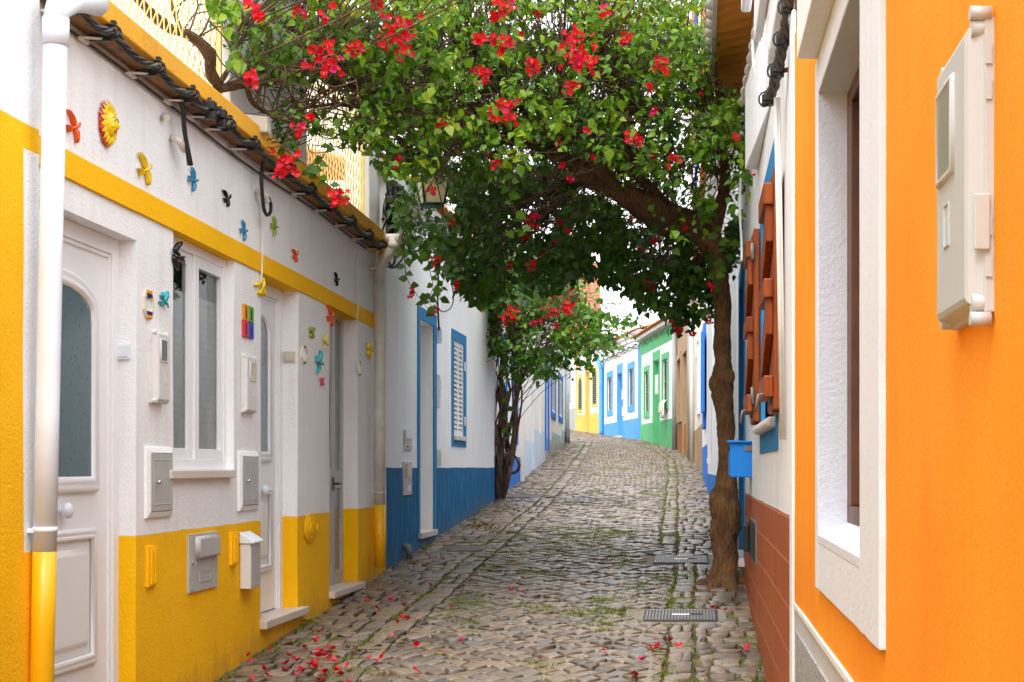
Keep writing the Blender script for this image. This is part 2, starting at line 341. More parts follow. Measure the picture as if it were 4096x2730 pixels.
def wall(f, house, s0, s1, z0, z1, opens=(), zone=None, names=None, step=.35, depth=4.0, wob=.004, zc=(), scut=(), cap=True):
    """Wall sheet with recessed openings (s0,s1,z0,z1,reveal). zone(s,z)->part key, names[key]=(part name, material)."""
    zone = zone or (lambda s, z: 'wall'); names = names or {'wall': ('wall', 'white')}
    ss = cuts(s0, s1, [x for o in opens for x in o[:2]] + list(scut), step); zs = cuts(z0, z1, [x for o in opens for x in o[2:4]] + list(zc), step)
    mbs = {}
    def mb(k): return mbs.setdefault(k, MB())
    def wf(s, z):
        if any(abs(z - q) < 1e-3 for q in zc): z += .005 * noise.noise(Vector((s * 7, z, 4)))
        return f.w(s, z, wob * noise.noise(Vector((s * 1.3, z * 1.3, f.a.y)))*1.6)
    def inside(s, z): return any(a < s < b and c < z < d for a, b, c, d, _ in opens)
    flip = f.n.x > 0
    def quad(k, p):
        mb(k).add(p if flip else p[::-1], [(0, 1, 2, 3)], True)
    for i in range(len(ss) - 1):
        for j in range(len(zs) - 1):
            a, b, c, d = ss[i], ss[i + 1], zs[j], zs[j + 1]
            if inside((a + b) / 2, (c + d) / 2): continue
            quad(zone((a + b) / 2, (c + d) / 2), [wf(a, c), wf(b, c), wf(b, d), wf(a, d)])
    for (a, b, c, d, dp) in opens:
        e = .03
        for j in range(len(zs) - 1):
            if c - 1e-4 <= zs[j] and zs[j + 1] <= d + 1e-4:
                zm = (zs[j] + zs[j + 1]) / 2
                for s, q in ((a, a - e), (b, b + e)):
                    p = [wf(s, zs[j]), f.w(s, zs[j], -dp), f.w(s, zs[j + 1], -dp), wf(s, zs[j + 1])]
                    mb(zone(q, zm)).add(p, [(0, 1, 2, 3)], True)
        for i in range(len(ss) - 1):
            if a - 1e-4 <= ss[i] and ss[i + 1] <= b + 1e-4:
                sm = (ss[i] + ss[i + 1]) / 2
                for z, q in ((c, c - e), (d, d + e)):
                    p = [wf(ss[i], z), f.w(ss[i], z, -dp), f.w(ss[i + 1], z, -dp), wf(ss[i + 1], z)]
                    mb(zone(sm, q)).add(p, [(0, 1, 2, 3)], True)
    k0 = zone(s0 + .01, z1 - .02)
    if cap:
        w = f.w; q = [(s0, z0), (s1, z0), (s1, z1), (s0, z1)]
        fr = [w(s, z, 0) for s, z in q]; bk = [w(s, z, -depth) for s, z in q]
        mb(k0).add(fr + bk, [(0, 4, 7, 3), (1, 2, 6, 5), (3, 7, 6, 2), (4, 5, 6, 7)])
    for k, m in mbs.items():
        nm, mt = names[k]; m.build(nm, mt, house)
def rect(s0, s1, z0, z1, e=0): return [(s0 + e, z0 + e), (s1 - e, z0 + e), (s1 - e, z1 - e), (s0 + e, z1 - e)]
def arch(s0, s1, z0, z1, rise, e=0, n=10):
    pts = [(s0 + e, z0 + e), (s1 - e, z0 + e)]; c = (s0 + s1) / 2; hw = (s1 - s0) / 2 - e
    for i in range(n + 1):
        th = PI * i / n; pts.append((c + hw * math.cos(th), z1 - rise - e * .2 + (rise - e * .8) * math.sin(th)))
    return pts
PROF = [(0, 0), (.004, .014), (.014, .020), (.024, .012), (.030, .018), (.042, .018), (.050, .004)]
def moulding(f, mb, shape, o, w=.05, h=.02):
    mb.rings([(shape(e / .05 * w), o + x / .02 * h) for e, x in PROF], lambda x, y, q: f.w(x, y, q))
# ------------------------------------------------------------------ world, sun, camera
sc_ = bpy.context.scene
w_ = bpy.data.worlds.new('World'); sc_.world = w_; w_.use_nodes = True; nt = w_.node_tree; bg = nt.nodes['Background']
SUN_EL, SUN_AZ = math.radians(57), math.radians(187)       # compass angle from +Y, clockwise
sky = nt.nodes.new('ShaderNodeTexSky'); sky.sky_type = 'NISHITA'; sky.sun_disc = False; sky.sun_elevation = SUN_EL; sky.sun_rotation = SUN_AZ
sky.air_density = 1.0; sky.dust_density = 6.0
bw = nt.nodes.new('ShaderNodeRGBToBW'); nt.links.new(sky.outputs[0], bw.inputs[0])
cl = nt.nodes.new('ShaderNodeMixRGB'); cl.inputs[0].default_value = .93; nt.links.new(sky.outputs[0], cl.inputs[1]); nt.links.new(bw.outputs[0], cl.inputs[2])
cl2 = nt.nodes.new('ShaderNodeMixRGB'); cl2.inputs[0].default_value = .6; cl2.inputs[2].default_value = (8.9, 9.12, 9.45, 1); nt.links.new(cl.outputs[0], cl2.inputs[1])   # even cloud cover
nt.links.new(cl2.outputs[0], bg.inputs['Color']); bg.inputs['Strength'].default_value = .13
ld = bpy.data.lights.new('sun', 'SUN'); ld.energy = 1.15; ld.angle = math.radians(25); ld.color = (1, .985, .96)
lo = bpy.data.objects.new('sun', ld); C.objects.link(lo)
dirv = Vector((math.sin(SUN_AZ) * math.cos(SUN_EL), math.cos(SUN_AZ) * math.cos(SUN_EL), math.sin(SUN_EL)))
lo.rotation_euler = dirv.to_track_quat('Z', 'Y').to_euler(); lo.location = dirv * 30
cd = bpy.data.cameras.new('camera'); co = bpy.data.objects.new('camera', cd); C.objects.link(co); sc_.camera = co
co.location = (0, 0, HC); co.rotation_euler = (PI / 2, 0, 0); cd.sensor_width = 36; cd.lens = 36 * F / 2353.0
cd.shift_x = -(U0 - 1176.5) / 2353.0; cd.shift_y = (V0 - 784.0) / 2353.0; cd.clip_start = .05; cd.clip_end = 2000
sc_.view_settings.view_transform = 'Standard'; sc_.view_settings.look = 'None'; sc_.view_settings.gamma = 1; sc_.view_settings.exposure = 1.6
sc_.cycles.max_bounces = 10; sc_.cycles.diffuse_bounces = 6; sc_.cycles.transparent_max_bounces = 12
# ------------------------------------------------------------------ ground and street
XL = [(-30, -2.62), (20.4, -2.62), (25, -2.78), (33, -3.14), (46, -3.78), (60, -6.7), (80, -12)]
XR = [(-30, .45), (15.2, .45), (15.3, .28), (27.5, .15), (33.5, .02), (41, -.45), (48, -1.6), (56, -3.15), (60, -4.4), (80, -9)]
def lerp(T, d):
    for (a, x), (b, y) in zip(T, T[1:]):
        if d <= b: return x + (y - x) * (d - a) / (b - a)
    return T[-1][1]
mb = MB(); xs = [-300, -60, -8, 8, 60, 300]; ys = [-60, -30, -8, 0, 8, 14, 20, 27, 35, 45, 60, 90, 160, 500]
mb.add([(x, y, gz(y) - .12) for y in ys for x in xs], [(j * 6 + i, j * 6 + i + 1, (j + 1) * 6 + i + 1, (j + 1) * 6 + i) for j in range(len(ys) - 1) for i in range(5)], True)
o = mb.build('ground', 'earth'); o['kind'] = 'structure'; o['label'] = 'bare ground under the houses'
mb = MB(); n = 0
d = 2.0; ds = []
while d < 72: ds.append(d); d += .5
for d in ds: mb.v += [Vector((lerp(XL, d) + (lerp(XR, d) - lerp(XL, d)) * i / 6, d, gz(d) - .026)) for i in range(7)]
for j in range(len(ds) - 1):
    for i in range(6): mb.f.append((j * 7 + i, j * 7 + i + 1, (j + 1) * 7 + i + 1, (j + 1) * 7 + i)); mb.sm.append(True)
o = mb.build('street_bed', 'joint'); o['kind'] = 'structure'
COVERS = [  # u0,u1,v0,v1 of each iron cover in the paving
    (1477, 1650, 1403, 1428, 'near'), (1500, 1628, 1279, 1296, 'second'), (1165, 1240, 1137, 1144, 'left_far'), (1005, 1108, 1256, 1267, 'left_near'), (1508, 1580, 1093, 1096, 'right_far'), (1240, 1300, 1077, 1080, 'far')]
def ground_at(u, v):
    lo, hi = 5.0, 60.0
    for _ in range(50):
        m = (lo + hi) / 2
        if V0 - (gz(m) - HC) * F / m > v: lo = m
        else: hi = m
    return Vector(((u - U0) * lo / F, lo, gz(lo)))
cov = []
for (a, b, c, e, k) in COVERS:
    p0 = ground_at((a + b) / 2, e); p1 = ground_at((a + b) / 2, c)
    k0 = p0.y / F; y0, y1 = p0.y, max(p1.y, p0.y + .34); x0 = (a - U0) * y0 / F; x1 = (b - U0) * y0 / F
    cov.append((x0, x1, y0, y1))
ex = [(x0 - .13, x1 + .06, y0 - .06, y1 + .10) for x0, x1, y0, y1 in cov]
def clear(x, y): return not any(a < x < b and c < y < e for a, b, c, e in ex)
# cobbles: rows across the street, courses run along it by the walls
def stones():
    V = []; Fc = []; T = []
    rnd = random.Random(3)
    def stone(q, hgt, lod):
        cx = sum(p[0] for p in q) / 4; cy = sum(p[1] for p in q) / 4
        dt = math.hypot((cx - .22) / 1.0, (cy - 12.25) * .75)
        lift = 0
        if dt < .42: lift = 1 - dt / .42; hgt += .045 * lift * rnd.uniform(.2, 1)
        if not clear(cx, cy): return
        t = min(1, max(0, rnd.gauss(.52, .30))); tx = rnd.gauss(0, .034); ty = rnd.gauss(-.01, .042); tx += lift * rnd.uniform(-.25, .25); ty += lift * rnd.uniform(-.25, .25); base = len(V)
        pts = []
        for i in range(4):
            a, b = q[i], q[(i + 1) % 4]
            pts.append(a)
            if lod: pts.append(((a[0] + b[0]) / 2 + rnd.uniform(-.007, .007), (a[1] + b[1]) / 2 + rnd.uniform(-.006, .006)))
        n = len(pts)
        levels = ((1.0, -.035), (.992, hgt - .006), (.968, hgt - .001), (.90, hgt + .0005)) if lod else ((1.0, -.02), (.93, hgt))
        for k, h in levels:
            for i, p in enumerate(pts):
                kk = k if (not lod or i % 2) else 1 - (1 - k) * 1.35
                x = cx + (p[0] - cx) * kk; y = cy + (p[1] - cy) * kk
                V.append((x, y, gz(y) + h + ((x - cx) * tx + (y - cy) * ty) * (1 if h > -.01 else 0))); T.append(t)
        for l in range(len(levels) - 1):
            for i in range(n): Fc.append((base + l * n + i, base + l * n + (i + 1) % n, base + (l + 1) * n + (i + 1) % n, base + (l + 1) * n + i))
        Fc.append(tuple(base + (len(levels) - 1) * n + i for i in range(n)))
    def strip(fa, fb, d0, d1, rowd, wid, gap, skew, lod):
        d = d0; row = 0
        while d < d1:
            rd = rowd * rnd.uniform(.8, 1.25); ph = rnd.random() * wid
            A, B = fa(d), fb(d); x = A; first = True
            while x < B - .02:
                w = wid * rnd.uniform(.62, 1.38)
                if first: w *= rnd.uniform(.4, 1); first = False
                if B - x - w < wid * .4: w = B - x
                xa, xb = x + gap / 2, x + w - gap / 2
                def yy(xx, e): return d + skew * (xx - A) + .06 * math.sin(xx * 2.3 + d * .7) + .045 * math.sin(xx * 5.1 - d * 1.9) + (rd - gap if e else 0)
                j = lambda s: rnd.uniform(-s, s)
                q = [(xa + j(.016), yy(xa, 0) + j(.028)), (xb + j(.016), yy(xb, 0) + j(.028)), (xb + j(.016), yy(xb, 1) + j(.028)), (xa + j(.016), yy(xa, 1) + j(.028))]
                stone(q, rnd.uniform(-.004, .004), lod); x += w
            d += rd; row += 1
    def lozenges(fa, fb, d0, d1, w, h, inset, lod):
        J = {}
        def P(i, j):                                       # lattice corner (i, j) in half cells, with its own jitter
            if (i, j) not in J: J[(i, j)] = (rnd.gauss(0, .014), rnd.gauss(0, .016))
            y = d0 + j * h / 2 + J[(i, j)][1]; a = fa(y)
            return (a + i * w / 2 + J[(i, j)][0] + .02 * math.sin(y * 1.3) , y)
        nj = int((d1 - d0) / (h / 2))
        for j in range(nj):
            ni = int((fb(d0 + j * h / 2) - fa(d0 + j * h / 2)) / (w / 2)) + 2
            for i in range(j % 2, ni + 1, 2):
                q = [P(i, j - 1), P(i + 1, j), P(i, j + 1), P(i - 1, j)]
                q = [(min(max(x, fa(y)), fb(y)), y) for x, y in q]
                if max(x for x, y in q) - min(x for x, y in q) < .05: continue
                cx = sum(p[0] for p in q) / 4; cy = sum(p[1] for p in q) / 4
                q = [(x - (x - cx) / max(.02, math.hypot(x - cx, y - cy)) * inset * 1.3, y - (y - cy) / max(.02, math.hypot(x - cx, y - cy)) * inset * 1.3) for x, y in q]
                stone(q, rnd.gauss(0, .004), lod)
    for d0, d1, lod in ((6.5, 24, True), (24, 66, False)):
        g = .019 if lod else .018
        lft = lambda d: lerp(XL, d); rgt = lambda d: lerp(XR, d)
        a1 = lambda d: lft(d) + .62 + .01 * math.sin(d * 1.7); a2 = lambda d: lft(d) + .80 + .01 * math.sin(d * 1.7)
        b1 = lambda d: rgt(d) - .62 + .008 * math.sin(d * 2.1); b2 = lambda d: rgt(d) - .47 + .008 * math.sin(d * 2.1)
        k = 1 if lod else 1.25
        strip(lft, lambda d: a1(d) - .012, d0, d1, .16 * k, .13 * k, g, .15, lod)
        strip(a1, lambda d: a2(d), d0, d1, .25 * k, .17 * k, g, 0, lod)
        lozenges(lambda d: a2(d) + .008, lambda d: b1(d) - .008, d0, d1, .165, .20, .0088 if lod else .0095, lod)
        strip(b1, b2, d0, d1, .24 * k, .16 * k, g, 0, lod)
        strip(lambda d: b2(d) + .012, rgt, d0, d1, .17 * k, .135 * k, g, .10, lod)
    m = MB(); m.v = [Vector(v) for v in V]; m.f = Fc; m.sm = [True] * len(Fc)
    o = m.build('street', 'stone', tint=T); o['kind'] = 'structure'; o['label'] = 'narrow cobbled street climbing between the houses'
stones()
# iron covers set in concrete
CL = ['ribbed iron cover in a concrete patch, nearest one below the tree trunk', 'ribbed iron cover beside the foot of the big tree trunk', 'plain dark cover by the foot of the twisted vine stems', 'dark cover in the paving below the blue house door', 'thin pale cover by the right gutter up the street', 'farthest cover in the middle of the climbing street']
for i, (x0, x1, y0, y1) in enumerate(cov):
    t = thing('drain_cover', CL[i], 'drain cover', ((x0 + x1) / 2, y0, gz(y0)), 'iron covers set in the street')
    sl = lambda y: gz(y)
    mb = MB(); a, b, c, e = ex[i]; mb.box8([(a, c, sl(c) - .08), (b, c, sl(c) - .08), (b, e, sl(e) - .08), (a, e, sl(e) - .08), (a, c, sl(c) - .004), (b, c, sl(c) - .004), (b, e, sl(e) - .004), (a, e, sl(e) - .004)])
    mb.build('concrete_surround', 'concrete', t, bevel=.006)
    mb = MB(); mb.box8([(x0, y0, sl(y0) - .02), (x1, y0, sl(y0) - .02), (x1, y1, sl(y1) - .02), (x0, y1, sl(y1) - .02), (x0, y0, sl(y0) + .006), (x1, y0, sl(y0) + .006), (x1, y1, sl(y1) + .006), (x0, y1, sl(y1) + .006)])
    mb.build('plate', 'slot_iron' if i < 2 else 'cover_iron', t, bevel=.003)
    if i < 2:
        mb = MB(); nn = 22
        for k in range(nn):
            xa = x0 + .012 + (x1 - x0 - .024) * k / nn; xb = xa + (x1 - x0) / nn * .66
            for (ya, yb) in ((y0 + .015, (y0 + y1) / 2 - .05), ((y0 + y1) / 2 + .05, y1 - .015)) if 8 < k < 18 else ((y0 + .015, y1 - .015),):
                mb.box8([(xa, ya, sl(ya) + .005), (xb, ya, sl(ya) + .005), (xb, yb, sl(yb) + .005), (xa, yb, sl(yb) + .005), (xa, ya, sl(ya) + .012), (xb, ya, sl(ya) + .012), (xb, yb, sl(yb) + .012), (xa, yb, sl(yb) + .012)])
        mb.build('ribs', 'iron', t)
        mb = MB(); cx = (x0 + x1) / 2; cy = (y0 + y1) / 2
        mb.box(cx - .06, cx + .06, cy - .035, cy + .035, sl(cy) + .004, sl(cy) + .014); mb.build('maker_plate', 'steel', t, bevel=.002)
# grass in the joints: nobody could count it
def joint_grass():
    V = []; Fc = []; T = []; rnd = random.Random(11); cnt = 0
    def blade(x, y, h):
        th = rnd.uniform(0, 2 * PI); wx, wy = math.cos(th) * .0035, math.sin(th) * .0035; lx, ly = rnd.gauss(0, .6) * h, rnd.gauss(0, .6) * h
        z = gz(y) - .008; b = len(V)
        V.extend([(x - wx, y - wy, z), (x + wx, y + wy, z), (x + lx, y + ly, z + h)]); Fc.append((b, b + 1, b + 2)); T.extend([rnd.random()] * 3 if False else [t] * 3)
    tries = 0
    while cnt < 7500 and tries < 200000:
        tries += 1
        d = 7.5 + 40 * rnd.random() ** 1.6; a, b = lerp(XL, d), lerp(XR, d); x = rnd.uniform(a, b)
        k = .5 + .5 * noise.noise(Vector((x * 1.6, d * .8, 3.3))) + .35 * noise.noise(Vector((x * 5, d * 3, 1.3)))
        e = min(abs(x - (b - .62)), abs(x - (b - .47)), abs(x - (a + .62)))
        if e < .03: k += .35
        if x - a < .12 or b - x < .08: k += .25
        if 13 < d < 17 and -1.9 < x < -.6: k += .22
        if 10 < d < 30 and a + .9 < x < b - .7: k += .14
        if k < .76 + .2 * rnd.random(): continue
        if not clear(x, d): continue
        cnt += 1; t = rnd.random()
        r = rnd.uniform(.012, .045)
        for _ in range(rnd.randint(6, 14)): blade(x + rnd.gauss(0, r * 1.6), d + rnd.gauss(0, r * .6), rnd.uniform(.008, .024))
    m = MB(); m.v = [Vector(v) for v in V]; m.f = Fc; m.sm = [False] * len(Fc)
    o = m.build('grass', 'grass', tint=T); tag(o, 'short grass and moss growing in the cobble joints', 'grass'); o['kind'] = 'stuff'
joint_grass()
# ================================================================== LEFT SIDE
KT = [(-9, 0), (0, 0), (1.2, .0105), (1.85, .016), (9, .016)]
def warpB(s, zr):
    for (a, x), (b, y) in zip(KT, KT[1:]):
        if zr <= b: return (s - 7) * (x + (y - x) * (zr - a) / (b - a))
    return 0
L = Fac((-2.55, 0), (-2.55, 1), 1, warpB); LA = Fac((-2.52, 0), (-2.52, 1), 1, warpB); LC = Fac((-2.55, 0), (-2.55, 1), 1)
H = lambda z: HC + z                                         # heights measured from the eye line
# ---- house at the left edge
hA = thing('house', 'white house with a yellow pilaster at the left edge before the tall white downpipe', 'house', (-2.52, 2, 0))
def zA(s, z):
    if z < H(-.32): return 'd'
    if H(1.19) < z < H(1.285): return 'b'
    if s < 6.055 and z < H(1.285): return 'p'
    return 'w'
wall(LA, hA, -6, 6.2, -1.2, H(2.9), zone=zA, names={'w': ('wall', 'white'), 'd': ('dado', 'yellow'), 'b': ('band', 'yellow'), 'p': ('pilaster', 'yellow')}, zc=(H(-.32), H(1.19), H(1.285)), scut=(6.055,), step=.4)
# ---- the yellow and white house
hB = thing('house', 'white house with yellow dado and lintel band, its wall full of ceramic birds', 'house', (-2.55, 9.5, 0))
BB, BT, DD = H(1.165), H(1.275), H(-.31)
s_d1 = (6.25, L.S(313)); s_w = (L.S(398), L.S(538)); s_d2 = (L.S(598), L.S(685)); s_d3 = (L.S(757), L.S(822))
z_d1 = L.Z(313, 553)
opB = [(s_d1[0], s_d1[1], 0.2, z_d1, .115), (s_w[0], s_w[1], H(-.01), BB, .055), (s_d2[0], s_d2[1], H(-.90), BB, .135), (s_d3[0], s_d3[1], H(-.87), BB, .125)]
wall(L, hB, 6.2, 13.28, -.2, H(1.88), opB, zone=lambda s, z: 'd' if z < DD else ('b' if BB - .035 < z < BT else 'w'),
     names={'w': ('wall', 'white'), 'd': ('dado', 'yellow'), 'b': ('lintel_soffit', 'yellow')}, zc=(DD, BT), step=.15)
mb = MB(); ss = cuts(6.2, 12.86, [], .18)
for a, b in zip(ss, ss[1:]):
    ja = .003 * noise.noise(Vector((a * 6, 1, 1))); jb = .003 * noise.noise(Vector((b * 6, 1, 1)))
    w = L.w; mb.add([w(a, BB + ja, 0), w(b, BB + jb, 0), w(b, BB + jb, .016), w(a, BB + ja, .016), w(a, BT + ja, .0), w(b, BT + jb, .0), w(b, BT + jb, .016), w(a, BT + ja, .016)], [(0, 3, 2, 1), (4, 5, 6, 7), (2, 3, 7, 6)])
mb.f.append((0, 4, 7, 3)); mb.sm.append(False); k = len(mb.v); mb.f.append((k - 7, k - 6, k - 2, k - 3)); mb.sm.append(False)
mb.build('lintel_band', 'yellow', hB)
# cornice, brown gutter below it and the coping above
mb = MB(); L.box(mb, 6.25, 12.55, H(1.835), H(1.935), -.02, .12); L.box(mb, 12.55, 13.05, H(1.79), H(1.945), -.02, .10); mb.build('cornice', 'yellow_old', hB, bevel=.008)
mb = MB(); L.box(mb, 6.25, 12.9, H(1.795), H(1.833), .004, .07); mb.build('gutter', 'wood_gutter', hB, bevel=.012)
mb = MB(); L.box(mb, 6.25, 13.25, H(1.88), H(2.05), -.28, -.03); mb.build('coping', 'stone_white', hB, bevel=.012)
for a, b in ((9.02, 10.80), (12.86, 13.27)): mb = MB(); L.box(mb, a, b, H(2.05), H(4.4), -.24, -.05); mb.build('terrace_pillar', 'white_worn', hB, bevel=.01)
mb = MB(); L.box(mb, 9.0, 9.10, H(1.9), H(2.0), -.02, .16); mb.build('spout', 'pvc_old', hB, bevel=.01)
def lattice(s0, s1, z0, z1, o, label):
    fr = thing('lattice_fence', label, 'fence', L.w((s0 + s1) / 2, z0, o), 'yellow expanded metal fences on the terrace')
    mb = MB(); t = .022
    for a, b, c, d in ((s0, s0 + t, z0, z1), (s1 - t, s1, z0, z1), (s0 + t, s1 - t, z1 - t, z1), (s0 + t, s1 - t, z0, z0 + t)): L.box(mb, a, b, c, d, o - .015, o + .015)
    mb.build('frame', 'grille', fr)
    mb = MB(); pitch = .048; k = 0; s = s0 + t
    while s < s1 - t:
        zz = z0 + t; pts = []; i = 0
        while zz < z1 - t: pts.append(L.w(s + (.017 if (i + 0) % 2 else -.017) * (1 if k % 2 else -1), zz, o + (.004 if i % 2 else -.004))); zz += .055; i += 1
        mb.tube(pts, .0042, 4, False); s += pitch; k += 1
    mb.build('mesh', 'grille', fr)
lattice(6.3, 8.98, H(2.06), H(3.9), -.10, 'yellow diamond mesh fence on the terrace behind the thick bare branch')
lattice(10.84, 12.83, H(2.05), H(3.6), -.10, 'yellow diamond mesh fence between white pillars above the yellow cornice')
# ---- doors
def upvc_door(f, house, s0, s1, z0, z1, o, g, rise, lo, knob, mark):
    mb = MB(); f.box(mb, s0 + .07, s1 - .07, z0 + .01, z1 - .07, o - .04, o); d = mb.build('door', 'upvc', house, bevel=.004); d['label'] = mark
    mb = MB(); e = .075
    f.box(mb, s0, s0 + e, z0, z1, o - .04, o + .022); f.box(mb, s1 - e, s1, z0, z1, o - .04, o + .022); f.box(mb, s0 + e, s1 - e, z1 - e, z1, o - .04, o + .022)
    f.box(mb, s0 + e, s0 + e + .018, z0, z1 - e, o - .02, o + .012); f.box(mb, s1 - e - .018, s1 - e, z0, z1 - e, o - .02, o + .012); f.box(mb, s0 + e + .018, s1 - e - .018, z1 - e - .018, z1 - e, o - .02, o + .012)
    mb.build('door_frame', 'upvc', d, bevel=.005)
    mb = MB(); mb.prism(arch(*g, rise), f.fn(), o + .001, o + .006); mb.build('glass', 'etched', d)
    mb = MB(); w = .07; moulding(f, mb, lambda e: arch(g[0] - w, g[1] + w, g[2] - w, g[3] + w, rise + w * .3, e), o, w, .022); mb.build('moulding', 'upvc', d)
    mb = MB(); moulding(f, mb, lambda e: rect(*lo, e), o, .05, .02); mb.build('moulding', 'upvc', d)
    mb = MB(); mb.rings([(rect(*lo, .085), o), (rect(*lo, .105), o + .014), (rect(*lo, .115), o + .016)], lambda x, y, q: f.w(x, y, q), True); mb.build('raised_panel', 'upvc', d)
    mb = MB(); p = f.w(knob[0], knob[1], o); mb.tube([p, p + f.n * .02], .014, 10); mb.ball(p + f.n * .034, (.022, .034, .034), 14, 10); mb.build('door_knob', 'pvc', d)
o1 = -.10
upvc_door(L, hB, s_d1[0], s_d1[1], 0.2, z_d1, o1, (6.40, L.S(207, o1), L.Z(207, 1095, o1), H(.765)), .13, (6.36, L.S(216, o1), H(-.86), H(-.262)), (L.S(137, o1), L.Z(137, 1174, o1)), 'white panelled door partly hidden by the downpipe')
o2 = -.12
upvc_door(L, hB, s_d2[0], s_d2[1], H(-.90), BB, o2, (9.68, L.S(613, o2), L.Z(613, 1038, o2), L.Z(600, 733, o2) + .01), .14, (9.62, L.S(621, o2), L.Z(621, 1312, o2), L.Z(621, 1120, o2)), (9.9, H(-.14)), 'white panelled door behind the small white mailbox')
# steps
for a, b, zt, lb in ((s_d2[0] - .02, L.S(695), H(-.90), 'step'), (s_d3[0] - .02, L.S(827), H(-.865), 'step')):
    mb = MB(); L.box(mb, a, b, zt - .045, zt + .005, -.13, .045); mb.build('step', 'marble', hB, bevel=.006)
# aluminium door
d3 = MB(); o3 = -.12; L.box(d3, s_d3[0], s_d3[1], H(-.865), BB, o3 - .04, o3 - .012); d3 = d3.build('door', 'alu', hB); d3['label'] = 'narrow grey aluminium glazed door'
mb = MB()
def stile(a, b, c, d, h=.012): L.box(mb, a, b, c, d, o3 - .012, o3 + h)
za, zb = L.Z(780, 1082, o3), L.Z(780, 1122, o3); zc_, zd = L.Z(780, 1308, o3), L.Z(785, 740, o3)
for a, b in ((s_d3[0], s_d3[0] + .05), (11.79, 11.90), (s_d3[1] - .06, s_d3[1])): stile(a, b, H(-.865), BB)
for c, d in ((zb, za), (H(-.865), zc_), (zd, BB)): stile(s_d3[0] + .05, 11.79, c, d, .010); stile(11.90, s_d3[1] - .06, c, d, .010)
mb.build('door_frame', 'alu', d3, bevel=.003)
mb = MB()
for c, d in ((za, zd), (zc_, zb)):
    for a, b in ((s_d3[0] + .05, 11.79), (11.90, s_d3[1] - .06)): L.box(mb, a, b, c, d, o3 - .011, o3 - .004)
mb.build('glass', 'grey_glass', d3)
mb = MB(); s, z = 11.82, L.Z(762, 1112, o3); L.box(mb, s - .02, s + .02, z - .05, z + .05, o3 + .01, o3 + .02); mb.tube([L.w(s, z, o3 + .02), L.w(s, z, o3 + .05), L.w(s + .09, z, o3 + .05)], .009, 8); mb.build('door_handle', 'dark_wood', d3)
# window
ow = -.055; wn = MB(); a, b = s_w; c, d = H(-.01), BB
for q in ((a, a + .05, c, d), (b - .045, b, c, d), (a + .05, b - .045, c, c + .055), (a + .05, b - .045, d - .05, d)): L.box(wn, *q, ow - .05, ow + .012)
wn = wn.build('window', 'upvc', hB, bevel=.004)
mb = MB(); m0, m1 = 8.30, 8.45
for q in ((a + .05, a + .09, c + .055, d - .05), (m0, (m0 + m1) / 2 - .003, c + .055, d - .05), (a + .09, m0, c + .055, c + .11), (a + .09, m0, d - .11, d - .05)): L.box(mb, *q, ow - .04, ow - .004)
for q in (((m0 + m1) / 2 + .003, m1, c + .055, d - .05), (b - .072, b - .045, c + .055, d - .05), (m1, b - .072, c + .055, c + .11), (m1, b - .072, d - .11, d - .05)): L.box(mb, *q, ow - .03, ow + .006)
mb.build('window_frame', 'upvc', wn, bevel=.003)
for q in ((a + .09, m0), (m1, b - .072)):
    mb = MB(); p = [L.w(q[0], c + .11, ow - .02), L.w(q[1], c + .11, ow - .02), L.w(q[1], d - .11, ow - .02), L.w(q[0], d - .11, ow - .02)]; mb.add(p, [(0, 1, 2, 3)]); mb.build('pane', 'glass', wn)
mb = MB(); z = c + .06; zt = L.Z(470, 690)
while z < zt:
    L.box(mb, a, b, z, z + .038, ow - .036, ow - .030); z += .0392
mb.build('blind', 'blind', wn)
mb = MB(); L.box(mb, a, b, c - .02, d + .02, ow - .45, ow - .44); mb.build('dark_room', 'dark', wn)
mb = MB(); s0, s1 = L.S(393, .03), L.S(541, .03); L.box(mb, s0, s1, H(-.055), H(-.012), -.05, .034); mb.build('sill', 'marble', wn, bevel=.005)
